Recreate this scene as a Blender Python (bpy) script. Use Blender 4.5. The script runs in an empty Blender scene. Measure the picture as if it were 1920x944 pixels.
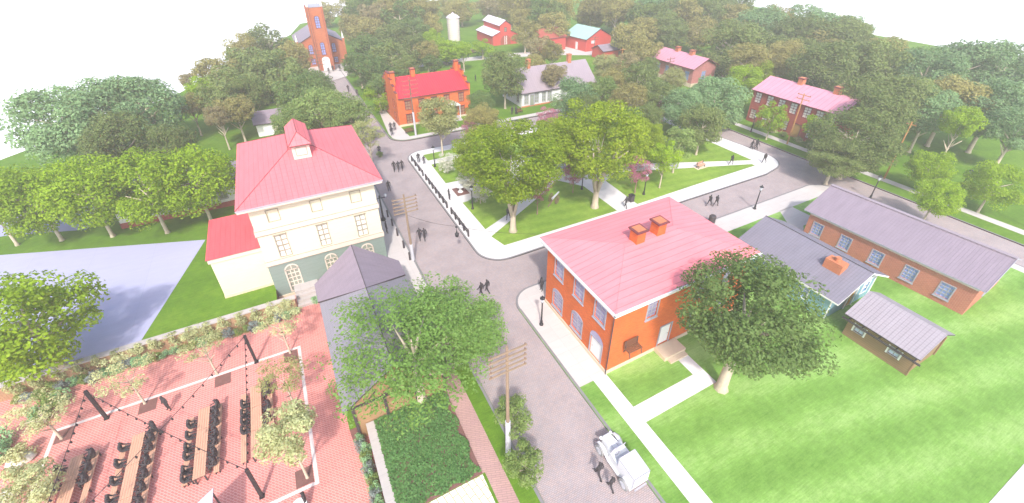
import bpy, bmesh, math, random
from mathutils import Vector, Matrix
random.seed(7)
R = math.radians
C = bpy.context.scene.collection
SC = bpy.context.scene
PI = math.pi
ORD = ['first','second','third','fourth','fifth','sixth','seventh','eighth','ninth','tenth','eleventh','twelfth','thirteenth','fourteenth','fifteenth','sixteenth','seventeenth','eighteenth','nineteenth','twentieth']+['%d%s' % (i, 'st' if i % 10 == 1 else 'nd' if i % 10 == 2 else 'rd' if i % 10 == 3 else 'th') for i in range(21, 60)]

# ------------------------------------------------------------------ survey
# camera of the aerial view; spot() turns a direction of sight into a place on a level surface,
# the way one reads a map off an aerial photograph
CAMH = 31.0
F_, CX_, CY_, PITCH, ROLL, YAW = 823.5, 960.0, 384.0, 0.5475, -0.0029, 0.4794
_cp, _sp = math.cos(PITCH), math.sin(PITCH)
FW = Vector((math.sin(YAW)*_cp, math.cos(YAW)*_cp, -_sp))
_rt = Vector((math.cos(YAW), -math.sin(YAW), 0))
_up = _rt.cross(FW)
RT = _rt*math.cos(ROLL) + _up*math.sin(ROLL)
UP = -_rt*math.sin(ROLL) + _up*math.cos(ROLL)
def spot(x, y, z=0.0):
    d = FW*F_ + RT*(x-CX_) - UP*(y-CY_)
    t = (z-CAMH)/d.z
    return Vector((d.x*t, d.y*t, z))
def seen(p):
    d = Vector(p) - Vector((0, 0, CAMH))
    k = d.dot(FW)
    return CX_+F_*d.dot(RT)/k, CY_-F_*d.dot(UP)/k, k

cam = bpy.data.cameras.new('camera'); co = bpy.data.objects.new('camera', cam); C.objects.link(co)
m = Matrix((RT, UP, -FW)).transposed().to_4x4(); m.translation = Vector((0, 0, CAMH)); co.matrix_world = m
cam.sensor_width = 36; cam.lens = F_/1920*36
cam.shift_y = -(472-CY_)/1920
cam.clip_start = 0.5; cam.clip_end = 9000
SC.camera = co

# ------------------------------------------------------------------ light
SUN_EL, SUN_DIR = R(47), Vector((-0.38, -0.925, 0)).normalized()     # towards the sun
w = bpy.data.worlds.new('World'); SC.world = w; w.use_nodes = True
nt = w.node_tree; nt.nodes.clear()
sky = nt.nodes.new('ShaderNodeTexSky'); sky.sky_type = 'NISHITA'; sky.sun_disc = False
sky.sun_elevation = SUN_EL; sky.sun_rotation = math.atan2(SUN_DIR.x, SUN_DIR.y)
sky.air_density = 1.0; sky.dust_density = 2.5; sky.ozone_density = 1.0
bg = nt.nodes.new('ShaderNodeBackground'); bg.inputs[1].default_value = 0.15
out = nt.nodes.new('ShaderNodeOutputWorld')
nt.links.new(sky.outputs[0], bg.inputs[0]); nt.links.new(bg.outputs[0], out.inputs[0])
sl = bpy.data.lights.new('sun', 'SUN'); sl.energy = 2.0; sl.angle = R(3); sl.color = (1, 0.965, 0.9)
so = bpy.data.objects.new('sun', sl); C.objects.link(so)
sd = Vector((SUN_DIR.x*math.cos(SUN_EL), SUN_DIR.y*math.cos(SUN_EL), math.sin(SUN_EL)))
so.rotation_euler = sd.to_track_quat('Z', 'Y').to_euler(); so.location = sd*200
vs = SC.view_settings; vs.view_transform = 'Standard'; vs.look = 'None'; vs.exposure = 1.25; vs.gamma = 1; vs.use_curve_mapping = False
SC.cycles.max_bounces = 6; SC.cycles.diffuse_bounces = 4; SC.cycles.transmission_bounces = 4; SC.cycles.transparent_max_bounces = 8

# ------------------------------------------------------------------ materials
def nodes(name):
    m = bpy.data.materials.new(name); m.use_nodes = True
    t = m.node_tree; b = t.nodes['Principled BSDF']
    return m, t, b
class NT:
    def __init__(s, t): s.t = t
    def n(s, k, **kw):
        q = s.t.nodes.new(k)
        for a, v in kw.items(): setattr(q, a, v)
        return q
    def l(s, a, b): s.t.links.new(a, b)
    def math(s, op, a, b=None, c=None):
        q = s.n('ShaderNodeMath', operation=op)
        for i, v in enumerate((a, b, c)):
            if v is None: continue
            if isinstance(v, (int, float)): q.inputs[i].default_value = v
            else: s.l(v, q.inputs[i])
        return q.outputs[0]
    def ramp(s, f, pts):
        q = s.n('ShaderNodeValToRGB'); e = q.color_ramp.elements
        while len(e) < len(pts): e.new(0.5)
        for i, (p, c) in enumerate(pts):
            e[i].position = p; e[i].color = (*c, 1) if len(c) == 3 else c
        s.l(f, q.inputs[0]); return q.outputs[0]
    def noise(s, vec, sc, det=4, rough=0.6):
        q = s.n('ShaderNodeTexNoise'); q.inputs['Scale'].default_value = sc; q.inputs['Detail'].default_value = det; q.inputs['Roughness'].default_value = rough
        s.l(vec, q.inputs['Vector']); return q.outputs[0]
    def mapping(s, vec, sc=(1, 1, 1), rot=(0, 0, 0)):
        q = s.n('ShaderNodeMapping'); q.inputs['Scale'].default_value = sc; q.inputs['Rotation'].default_value = rot
        s.l(vec, q.inputs['Vector']); return q.outputs[0]
    def mix(s, f, a, b, mode='MIX'):
        q = s.n('ShaderNodeMix', data_type='RGBA', blend_type=mode)
        if isinstance(f, (int, float)): q.inputs[0].default_value = f
        else: s.l(f, q.inputs[0])
        for i, v in ((6, a), (7, b)):
            if isinstance(v, tuple): q.inputs[i].default_value = (*v[:3], 1)
            else: s.l(v, q.inputs[i])
        return q.outputs[2]
    def wallvec(s):
        # (across, up) on upright faces, whichever way they face; (x, y) on level ones
        tc = s.n('ShaderNodeTexCoord'); a = s.n('ShaderNodeSeparateXYZ'); s.l(tc.outputs['Object'], a.inputs[0])
        b = s.n('ShaderNodeSeparateXYZ'); s.l(tc.outputs['Normal'], b.inputs[0])
        ax = s.math('GREATER_THAN', s.math('ABSOLUTE', b.outputs[0]), 0.6)
        az = s.math('GREATER_THAN', s.math('ABSOLUTE', b.outputs[2]), 0.8)
        u = s.math('ADD', s.math('MULTIPLY', a.outputs[1], ax), s.math('MULTIPLY', a.outputs[0], s.math('SUBTRACT', 1, ax)))
        v = s.math('ADD', s.math('MULTIPLY', a.outputs[1], az), s.math('MULTIPLY', a.outputs[2], s.math('SUBTRACT', 1, az)))
        c = s.n('ShaderNodeCombineXYZ'); s.l(u, c.inputs[0]); s.l(v, c.inputs[1]); return c.outputs[0]
    def obj(s): return s.n('ShaderNodeTexCoord').outputs['Object']
    def pos(s): return s.n('ShaderNodeNewGeometry').outputs['Position']
    def bump(s, h, b, strength=0.4, dist=0.02):
        q = s.n('ShaderNodeBump'); q.inputs['Strength'].default_value = strength; q.inputs['Distance'].default_value = dist
        s.l(h, q.inputs['Height']); s.l(q.outputs[0], b.inputs['Normal'])
def vary(g, col, vec, amt=0.25, sc=1.2, fine=14, famt=0.18):
    n1 = g.noise(vec, sc, 4); n2 = g.noise(vec, fine, 3)
    f = g.math('ADD', g.math('MULTIPLY', g.math('SUBTRACT', n1, 0.5), amt*2.2), g.math('MULTIPLY', g.math('SUBTRACT', n2, 0.5), famt*2.2))
    k = g.math('ADD', f, 1.0)
    q = g.n('ShaderNodeVectorMath', operation='SCALE')
    if isinstance(col, tuple):
        c = g.n('ShaderNodeRGB'); c.outputs[0].default_value = (*col, 1); col = c.outputs[0]
    g.l(col, q.inputs[0]); g.l(k, q.inputs['Scale']); return q.outputs[0]
def plain(name, col, rough=0.75, amt=0.12, sc=1.5, fine=18, famt=0.1, metal=0.0, bump=0.0, spec=0.3):
    m, t, b = nodes(name); g = NT(t); v = g.obj()
    g.l(vary(g, col, v, amt, sc, fine, famt), b.inputs['Base Color'])
    b.inputs['Roughness'].default_value = rough; b.inputs['Metallic'].default_value = metal
    b.inputs['Specular IOR Level'].default_value = spec
    if bump: g.bump(g.noise(v, fine, 4), b, bump)
    return m
def brickwork(name, c1, c2, mortar, bw=0.22, bh=0.075, ms=0.012, ground=False, rot=0.0, amt=0.2, bump=0.35, offset=0.5):
    m, t, b = nodes(name); g = NT(t)
    v = g.mapping(g.pos(), rot=(0, 0, rot)) if ground else g.wallvec()
    q = g.n('ShaderNodeTexBrick'); q.offset = offset
    q.inputs['Scale'].default_value = 1; q.inputs['Brick Width'].default_value = bw; q.inputs['Row Height'].default_value = bh
    q.inputs['Mortar Size'].default_value = ms; q.inputs['Mortar Smooth'].default_value = 0.3
    q.inputs['Color1'].default_value = (*c1, 1); q.inputs['Color2'].default_value = (*c2, 1); q.inputs['Mortar'].default_value = (*mortar, 1)
    g.l(v, q.inputs['Vector'])
    p = g.pos()
    g.l(vary(g, q.outputs[0], p, amt, 0.45, 5, 0.12), b.inputs['Base Color'])
    b.inputs['Roughness'].default_value = 0.85; b.inputs['Specular IOR Level'].default_value = 0.25
    g.bump(g.math('SUBTRACT', 1, q.outputs['Fac']), b, bump, 0.01)
    return m
def siding(name, col, pitch=0.16, depth=0.35, vertical=False):
    m, t, b = nodes(name); g = NT(t)
    s = g.n('ShaderNodeSeparateXYZ'); g.l(g.wallvec(), s.inputs[0])
    f = g.math('FRACT', g.math('DIVIDE', s.outputs[0 if vertical else 1], pitch))
    k = g.math('SMOOTH_MIN', g.math('MULTIPLY', f, 6.0), 1.0, 0.2)
    c = g.mix(k, tuple(x*(1-depth) for x in col), col)
    g.l(vary(g, c, g.mapping(g.obj(), (0.6, 0.6, 5)), 0.12, 1.5, 9, 0.1), b.inputs['Base Color'])
    b.inputs['Roughness'].default_value = 0.7; g.bump(f, b, 0.4, 0.02); return m
def seams(name, col, axis='x', pitch=0.5, line=0.06, dark=0.62, amt=0.2, cross=0.0, rough=0.55, metal=0.0):
    """sheet metal or slate laid in courses: thin lines along one axis, optional second set"""
    m, t, b = nodes(name); g = NT(t); v = g.obj()
    s = g.n('ShaderNodeSeparateXYZ'); g.l(v, s.inputs[0])
    i = 0 if axis == 'x' else 1
    f = g.math('FRACT', g.math('DIVIDE', s.outputs[i], pitch)); k = g.math('LESS_THAN', f, line)
    h = k
    if cross:
        f2 = g.math('FRACT', g.math('DIVIDE', s.outputs[1-i], cross)); k2 = g.math('LESS_THAN', f2, line*pitch/cross*0.8)
        k = g.math('MAXIMUM', k, g.math('MULTIPLY', k2, 0.7))
    c = g.mix(k, col, tuple(x*dark for x in col))
    wv = g.mapping(v, (2.5, 0.5, 1) if axis == 'x' else (0.5, 2.5, 1))
    g.l(vary(g, c, wv, amt, 0.7, 7, 0.08), b.inputs['Base Color'])
    b.inputs['Roughness'].default_value = rough; b.inputs['Metallic'].default_value = metal
    b.inputs['Specular IOR Level'].default_value = 0.3
    g.bump(h, b, 0.6, 0.03); return m
def grass(name, c1, c2, c3, rot=0.3, stripe=0.0, pitch=3.2):
    m, t, b = nodes(name); g = NT(t); p = g.pos()
    a = g.noise(p, 0.09, 5, 0.65); f = g.noise(p, 1.6, 4, 0.7)
    st = g.noise(g.mapping(p, (0.6, 7.0, 1), (0, 0, rot)), 1.3, 4, 0.7)           # mown blades lying one way
    k = g.math('ADD', g.math('MULTIPLY', a, 0.42), g.math('ADD', g.math('MULTIPLY', f, 0.25), g.math('MULTIPLY', st, 0.33)))
    if stripe:
        s = g.n('ShaderNodeSeparateXYZ'); g.l(g.mapping(p, rot=(0, 0, rot)), s.inputs[0])
        wob = g.math('MULTIPLY', g.noise(p, 0.12, 2), 2.2)
        wv = g.math('SINE', g.math('ADD', g.math('MULTIPLY', s.outputs[1], 2*PI/pitch), wob))
        k = g.math('ADD', k, g.math('MULTIPLY', wv, stripe))
    c = g.ramp(k, [(0.33, c1), (0.5, c2), (0.68, c3)])
    fine = g.noise(p, 24, 3, 0.7)
    c = vary(g, c, p, 0.22, 1.1, 9, 0.28)
    g.l(c, b.inputs['Base Color']); b.inputs['Roughness'].default_value = 0.9; b.inputs['Specular IOR Level'].default_value = 0.15
    g.bump(fine, b, 0.6, 0.04); return m
def leafmat(name, c1, c2, trans=0.42, rough=0.6, soft=0.0):
    m, t, b = nodes(name); g = NT(t)
    geo = g.n('ShaderNodeNewGeometry'); oi = g.n('ShaderNodeObjectInfo')
    clump = g.noise(g.obj(), 3.2, 2)
    k = g.math('ADD', g.math('MULTIPLY', geo.outputs['Random Per Island'], 0.42), g.math('MULTIPLY', clump, 0.68))
    k = g.math('ADD', k, g.math('MULTIPLY', g.math('SUBTRACT', oi.outputs['Random'], 0.5), 0.3))
    c = g.ramp(k, [(0.15, c1), (0.85, c2)])
    g.l(c, b.inputs['Base Color']); b.inputs['Roughness'].default_value = rough; b.inputs['Specular IOR Level'].default_value = 0.15
    tr = g.n('ShaderNodeBsdfTranslucent'); g.l(g.mix(1.0, c, (1.0, 1.0, 0.6), 'MULTIPLY'), tr.inputs[0])
    mx = g.n('ShaderNodeMixShader'); mx.inputs[0].default_value = trans
    g.l(b.outputs[0], mx.inputs[1]); g.l(tr.outputs[0], mx.inputs[2])
    o = t.nodes['Material Output']
    g.l(mx.outputs[0], o.inputs['Surface']); return m
def glassmat(name, col, rough=0.15):
    m, t, b = nodes(name); g = NT(t)
    g.l(vary(g, col, g.pos(), 0.25, 0.9, 4, 0.1), b.inputs['Base Color'])
    b.inputs['Roughness'].default_value = rough; b.inputs['Specular IOR Level'].default_value = 0.8; return m
def concrete(name, col, joint=1.5, amt=0.08):
    m, t, b = nodes(name); g = NT(t); p = g.pos()
    q = g.n('ShaderNodeTexBrick'); q.offset = 0.0
    q.inputs['Scale'].default_value = 1; q.inputs['Brick Width'].default_value = joint; q.inputs['Row Height'].default_value = joint; q.inputs['Mortar Size'].default_value = 0.012
    d = tuple(x*0.8 for x in col)
    q.inputs['Color1'].default_value = (*col, 1); q.inputs['Color2'].default_value = (*tuple(x*0.95 for x in col), 1); q.inputs['Mortar'].default_value = (*d, 1)
    g.l(p, q.inputs['Vector'])
    st = g.mapping(p, (1, 4, 1), (0, 0, 0.5))
    g.l(vary(g, q.outputs[0], st, amt, 0.6, 9, 0.1), b.inputs['Base Color'])
    b.inputs['Roughness'].default_value = 0.85; b.inputs['Specular IOR Level'].default_value = 0.2
    g.bump(g.noise(p, 20, 3), b, 0.15, 0.01); return m

M = {}
M['ground'] = plain('pale_ground', (0.78, 0.78, 0.78), 0.9, 0.03, 0.05, 0.6, 0.02)
M['grass'] = grass('meadow_grass', (0.0552, 0.129, 0.00619), (0.0908, 0.186, 0.0103), (0.162, 0.271, 0.0206), 0.4, 0.02, 4)
M['lawn'] = grass('mown_lawn', (0.0972, 0.211, 0.0276), (0.162, 0.308, 0.0553), (0.293, 0.446, 0.135), 0.22, 0.075, 4.2)
M['parklawn'] = grass('park_lawn', (0.0966, 0.197, 0.0192), (0.179, 0.287, 0.0336), (0.276, 0.375, 0.0672), 0.15, 0.03, 1.8)
M['road'] = brickwork('brick_road', (0.412, 0.317, 0.303), (0.334, 0.294, 0.31), (0.262, 0.219, 0.217), 0.23, 0.11, 0.02, True, 0.0, 0.22)
M['walk'] = concrete('pale_concrete', (0.514, 0.469, 0.449), 1.5)
M['white_walk'] = concrete('white_concrete', (0.644, 0.615, 0.607), 1.5, 0.05)
M['kerb'] = plain('kerbstone', (0.2, 0.19, 0.2), 0.85)
M['plaza'] = brickwork('red_brick_paving', (0.593, 0.2, 0.17), (0.509, 0.165, 0.149), (0.657, 0.338, 0.3), 0.3, 0.15, 0.022, True, 0.785, 0.18)
M['brickwalk'] = brickwork('brick_footpath', (0.44, 0.27, 0.24), (0.4, 0.24, 0.23), (0.28, 0.18, 0.17), 0.6, 0.14, 0.02, True, 0.35, 0.14)
M['border'] = concrete('pale_border_stone', (0.7, 0.6, 0.57), 0.6)
M['lot'] = concrete('blue_grey_lot', (0.373, 0.372, 0.524), 6.0, 0.08)
M['slate'] = brickwork('cream_flagstone', (0.74, 0.7, 0.6), (0.68, 0.66, 0.58), (0.42, 0.29, 0.14), 0.75, 0.42, 0.03, True, 1.35, 0.06)
M['soil'] = plain('dark_soil', (0.17, 0.08, 0.07), 0.95, 0.3, 2, 12, 0.3)
M['stonewall'] = brickwork('tan_garden_wall', (0.42, 0.26, 0.15), (0.36, 0.22, 0.13), (0.22, 0.13, 0.08), 0.4, 0.15, 0.015)
M['cap'] = concrete('wall_capstone', (0.425, 0.387, 0.37), 0.9)
M['orange'] = brickwork('orange_brick', (0.664, 0.136, 0.0284), (0.578, 0.104, 0.0243), (0.45, 0.136, 0.0486), 0.34, 0.13, 0.02, amt=0.25)
M['orange2'] = brickwork('church_brick', (0.5, 0.15, 0.06), (0.44, 0.12, 0.05), (0.3, 0.11, 0.06), 0.6, 0.18, 0.03)
M['brick'] = brickwork('salmon_brick', (0.46, 0.15, 0.09), (0.4, 0.125, 0.08), (0.46, 0.22, 0.16), 0.34, 0.13, 0.02, amt=0.25)
M['pinkbrick'] = brickwork('pink_brick', (0.5, 0.2, 0.19), (0.44, 0.17, 0.16), (0.3, 0.12, 0.12), 0.5, 0.15, 0.02)
M['redbrick'] = brickwork('red_brick', (0.38, 0.075, 0.05), (0.32, 0.06, 0.045), (0.26, 0.08, 0.06), 0.3, 0.1, 0.014)
M['chimney'] = brickwork('chimney_brick', (0.58, 0.2, 0.09), (0.52, 0.17, 0.08), (0.36, 0.14, 0.08))
M['cream'] = siding('cream_stucco', (0.659, 0.599, 0.453), 0.4, 0.05)
M['band'] = plain('pale_band', (0.634, 0.527, 0.448), 0.8)
M['greygreen'] = siding('grey_green_stucco', (0.198, 0.252, 0.226), 0.45, 0.12)
M['white'] = plain('white_paint', (0.78, 0.77, 0.76), 0.6, 0.04)
M['offwhite'] = siding('white_clapboard', (0.74, 0.72, 0.72), 0.2, 0.14)
M['beige'] = plain('beige_stone', (0.62, 0.5, 0.37), 0.85)
M['grey_trim'] = plain('grey_trim', (0.34, 0.33, 0.38), 0.6)
M['dark_trim'] = plain('dark_trim', (0.055, 0.045, 0.05), 0.6)
M['redtrim'] = plain('maroon_trim', (0.16, 0.04, 0.045), 0.6)
M['tan_frame'] = plain('tan_window_frame', (0.3, 0.26, 0.2), 0.7)
M['blue_siding'] = siding('blue_clapboard', (0.2, 0.36, 0.44), 0.18, 0.25)
M['barnred'] = siding('barn_red_boards', (0.52, 0.055, 0.045), 0.25, 0.25, True)
M['shedwall'] = siding('brown_log_wall', (0.27, 0.165, 0.09), 0.2, 0.5)
M['brownwood'] = siding('tan_boards', (0.34, 0.2, 0.1), 0.22, 0.35)
M['roof_pink_x'] = seams('pink_metal_roof_x', (0.757, 0.216, 0.239), 'y', 0.62, 0.09, 0.72)
M['roof_rose'] = seams('rose_metal_roof', (0.739, 0.152, 0.168), 'x', 0.5, 0.1, 0.75, 0.18, 0.5)
M['roof_red'] = seams('red_metal_roof', (0.591, 0.0283, 0.0486), 'x', 0.45, 0.2, 0.6)
M['roof_redflat'] = seams('crimson_metal_roof', (0.67, 0.0893, 0.1), 'x', 0.45, 0.1, 0.75, 0.25, 0.45)
M['roof_pink_y'] = seams('pink_metal_roof_y', (0.6, 0.25, 0.32), 'y', 0.9, 0.14, 0.75)
M['roof_white'] = seams('white_metal_roof', (0.74, 0.64, 0.72), 'x', 0.8, 0.08, 0.85)
M['roof_teal'] = seams('teal_metal_roof', (0.33, 0.5, 0.46), 'y', 0.9, 0.08, 0.85)
M['slate_lilac'] = seams('lilac_slate_roof', (0.244, 0.196, 0.236), 'y', 0.28, 0.12, 0.86, 0.2, 0.34)
M['slate_grey'] = seams('grey_slate_roof', (0.2, 0.184, 0.226), 'y', 0.26, 0.15, 0.8, 0.2, 0.3)
M['slate_mauve'] = seams('mauve_shingle_roof', (0.296, 0.24, 0.272), 'x', 0.5, 0.12, 0.85, 0.14, 0.3)
M['slate_shed'] = seams('pale_shingle_roof', (0.319, 0.281, 0.312), 'y', 0.3, 0.16, 0.8, 0.14, 0.24)
M['slate_ivy'] = seams('mauve_slate_roof', (0.247, 0.229, 0.259), 'y', 0.24, 0.14, 0.8, 0.16, 0.24)
M['pane_blue'] = glassmat('blue_pane', (0.255, 0.324, 0.651))
M['pane_mauve'] = glassmat('mauve_pane', (0.3, 0.27, 0.42))
M['pane_grey'] = glassmat('grey_green_pane', (0.252, 0.273, 0.228))
M['pane_cream'] = glassmat('cream_pane', (0.66, 0.62, 0.45), 0.4)
M['pane_pale'] = glassmat('pale_pane', (0.7, 0.68, 0.62), 0.3)
M['pane_ice'] = glassmat('ice_blue_pane', (0.55, 0.66, 0.85), 0.3)
M['pane_brown'] = glassmat('brown_pane', (0.3, 0.17, 0.1), 0.3)
M['door_white'] = plain('white_door_paint', (0.76, 0.75, 0.74), 0.5, 0.03)
M['door_wood'] = plain('ochre_door_wood', (0.42, 0.24, 0.08), 0.6)
M['black'] = plain('black_iron', (0.022, 0.022, 0.026), 0.5, 0.2)
M['charcoal'] = plain('charcoal_cloth', (0.045, 0.04, 0.045), 0.85, 0.3, 3, 20, 0.2)
M['lampglass'] = glassmat('lamp_glass', (0.6, 0.62, 0.68), 0.2)
M['polewood'] = plain('pale_pole_wood', (0.245, 0.176, 0.12), 0.8, 0.25, 3, 30, 0.2)
M['orangewood'] = plain('orange_pole_wood', (0.42, 0.2, 0.07), 0.8, 0.25, 3, 30, 0.2)
M['darkwood'] = plain('weathered_pole_wood', (0.17, 0.11, 0.08), 0.8, 0.25, 3, 30, 0.2)
M['sheath'] = plain('grey_pole_sheath', (0.48, 0.48, 0.52), 0.6)
M['tablewood'] = siding('salmon_table_boards', (0.55, 0.3, 0.2), 0.14, 0.4)
M['benchwood'] = siding('brown_bench_slats', (0.16, 0.06, 0.03), 0.1, 0.4)
M['bark'] = plain('pale_bark', (0.5, 0.42, 0.32), 0.9, 0.3, 4, 25, 0.3, bump=0.5)
M['bark_dark'] = plain('brown_bark', (0.26, 0.18, 0.12), 0.9, 0.3, 4, 25, 0.3, bump=0.5)
M['carwhite'] = plain('white_car_enamel', (0.688, 0.688, 0.704), 0.35, 0.02, spec=0.5)
M['tyre'] = plain('grey_tyre', (0.3, 0.3, 0.3), 0.8)
M['silo'] = siding('silo_staves', (0.62, 0.57, 0.53), 0.7, 0.25)
M['canvas'] = seams('lilac_canvas', (0.6, 0.55, 0.62), 'y', 0.4, 0.08, 0.85)
M['rock'] = plain('pale_boulder', (0.6, 0.58, 0.5), 0.9, 0.2, 2, 9, 0.2, bump=0.5)
L = {}
L['lime'] = leafmat('lime_leaves', (0.136, 0.224, 0.00832), (0.33, 0.422, 0.0277))
L['street'] = leafmat('olive_lime_leaves', (0.164, 0.27, 0.00845), (0.352, 0.513, 0.0237))
L['deep'] = leafmat('deep_green_leaves', (0.0909, 0.136, 0.0363), (0.258, 0.323, 0.0998), )
L['teal'] = leafmat('blue_green_leaves', (0.106, 0.185, 0.0762), (0.286, 0.443, 0.203))
L['olive'] = leafmat('olive_leaves', (0.185, 0.17, 0.0582), (0.437, 0.398, 0.136))
L['brownish'] = leafmat('brown_green_leaves', (0.192, 0.163, 0.078), (0.41, 0.349, 0.175))
L['oak'] = leafmat('oak_leaves', (0.1, 0.166, 0.042), (0.177, 0.264, 0.077))
L['bright'] = leafmat('fresh_green_leaves', (0.125, 0.243, 0.042), (0.25, 0.41, 0.105))
L['sage'] = leafmat('sage_leaves', (0.117, 0.19, 0.042), (0.324, 0.43, 0.133))
L['pale'] = leafmat('pale_yellow_green_leaves', (0.3, 0.34, 0.14), (0.6, 0.62, 0.34), 0.35)
L['pink'] = leafmat('magenta_blossom', (0.322, 0.1, 0.154), (0.575, 0.24, 0.33), 0.35)
L['blossom'] = leafmat('white_blossom', (0.4, 0.4, 0.34), (0.7, 0.7, 0.62), 0.35)
L['amber'] = leafmat('olive_amber_leaves', (0.198, 0.206, 0.063), (0.414, 0.433, 0.18), 0.3)
L['ivy'] = leafmat('dark_ivy_leaves', (0.0486, 0.147, 0.0371), (0.146, 0.306, 0.0906))
L['mint'] = leafmat('mint_shrub_leaves', (0.12, 0.28, 0.12), (0.34, 0.55, 0.28), 0.3)
L['bluegrey'] = leafmat('blue_grey_shrub_leaves', (0.14, 0.17, 0.17), (0.3, 0.36, 0.34), 0.3)

# ------------------------------------------------------------------ mesh helpers
class MB:
    def __init__(s): s.v = []; s.f = []; s.mi = []; s.k = 0
    def add(s, vs, fs, mi=None):
        o = len(s.v); s.v += [tuple(v) for v in vs]; s.f += [tuple(i+o for i in f) for f in fs]; s.mi += [s.k if mi is None else mi]*len(fs); return s
    def box(s, x0, y0, z0, x1, y1, z1, mi=None):
        vs = [(x0,y0,z0),(x1,y0,z0),(x1,y1,z0),(x0,y1,z0),(x0,y0,z1),(x1,y0,z1),(x1,y1,z1),(x0,y1,z1)]
        return s.add(vs, [(0,3,2,1),(4,5,6,7),(0,1,5,4),(1,2,6,5),(2,3,7,6),(3,0,4,7)], mi)
    def prism(s, pts, z0, z1, mi=None, side=None):
        n = len(pts); a = sum(pts[i][0]*pts[(i+1)%n][1]-pts[(i+1)%n][0]*pts[i][1] for i in range(n))
        if a < 0: pts = pts[::-1]
        o = len(s.v); s.v += [(p[0], p[1], z0) for p in pts]+[(p[0], p[1], z1) for p in pts]
        s.f.append(tuple(range(o+n, o+2*n))); s.f.append(tuple(range(o+n-1, o-1, -1)))
        k = s.k if mi is None else mi; s.mi += [k, k if side is None else side]
        for i in range(n):
            j = (i+1) % n; s.f.append((o+i, o+j, o+n+j, o+n+i)); s.mi.append(k if side is None else side)
        return s
    def tube(s, p0, p1, r0, r1=None, n=8, cap=True, mi=None):
        r1 = r0 if r1 is None else r1; p0 = Vector(p0); p1 = Vector(p1); d = (p1-p0).normalized()
        a = d.orthogonal().normalized(); b = d.cross(a); vs = []
        for p, r in ((p0, r0), (p1, r1)):
            for i in range(n):
                t = 2*PI*i/n; vs.append(p+a*math.cos(t)*r+b*math.sin(t)*r)
        fs = [(i, (i+1) % n, n+(i+1) % n, n+i) for i in range(n)]
        if cap: fs += [tuple(range(n-1, -1, -1)), tuple(range(n, 2*n))]
        return s.add(vs, fs, mi)
    def lathe(s, prof, n=12, c=(0, 0, 0), mi=None):
        vs = []
        for r, z in prof:
            for i in range(n):
                t = 2*PI*i/n; vs.append((c[0]+r*math.cos(t), c[1]+r*math.sin(t), c[2]+z))
        fs = [(j*n+i, j*n+(i+1) % n, (j+1)*n+(i+1) % n, (j+1)*n+i) for j in range(len(prof)-1) for i in range(n)]
        fs += [tuple(range(n-1, -1, -1)), tuple(range((len(prof)-1)*n, len(prof)*n))]
        return s.add(vs, fs, mi)
    def mesh(s, name, mats, smooth=False):
        me = bpy.data.meshes.new(name); me.from_pydata(s.v, [], s.f)
        for m in (mats if isinstance(mats, (list, tuple)) else [mats]): me.materials.append(m)
        if any(s.mi): me.polygons.foreach_set('material_index', s.mi)
        if smooth: me.polygons.foreach_set('use_smooth', [True]*len(me.polygons))
        me.update(); return me
    def build(s, name, mats, parent=None, label=None, smooth=False, loc=None, rz=0):
        o = bpy.data.objects.new(name, s.mesh(name, mats, smooth)); C.objects.link(o)
        if parent: o.parent = parent
        if loc is not None: o.location = loc
        if rz: o.rotation_euler = (0, 0, rz)
        if label: o['label'] = label
        return o
def tag(o, label, cat, group=None, kind=None):
    o['label'] = label; o['category'] = cat
    if group: o['group'] = group
    if kind: o['kind'] = kind
    return o
def thing(name, label, cat, loc=(0, 0, 0), rz=0, group=None):
    o = bpy.data.objects.new(name, None); C.objects.link(o); o.location = loc; o.rotation_euler = (0, 0, rz); o.empty_display_size = 0.5
    return tag(o, label, cat, group)
def struct(o, kind='structure'): o['kind'] = kind; return o
def copy_tree(o, parent=None):
    c = o.copy(); C.objects.link(c)
    if parent: c.parent = parent
    for ch in list(o.children): copy_tree(ch, c)
    return c
def copies(proto, loc, rz, label, group=None, first=[set()]):
    """the prototype itself is used the first time, copies of it and its parts afterwards"""
    if proto.name in first[0]: o = copy_tree(proto)
    else: o = proto; first[0].add(proto.name)
    o.location = loc; o.rotation_euler = (0, 0, rz); o['label'] = label
    if group: o['group'] = group
    return o
def arc(cx, cy, r, a0, a1, n=8): return [(cx+r*math.cos(R(a0+(a1-a0)*i/n)), cy+r*math.sin(R(a0+(a1-a0)*i/n))) for i in range(n+1)]

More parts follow.
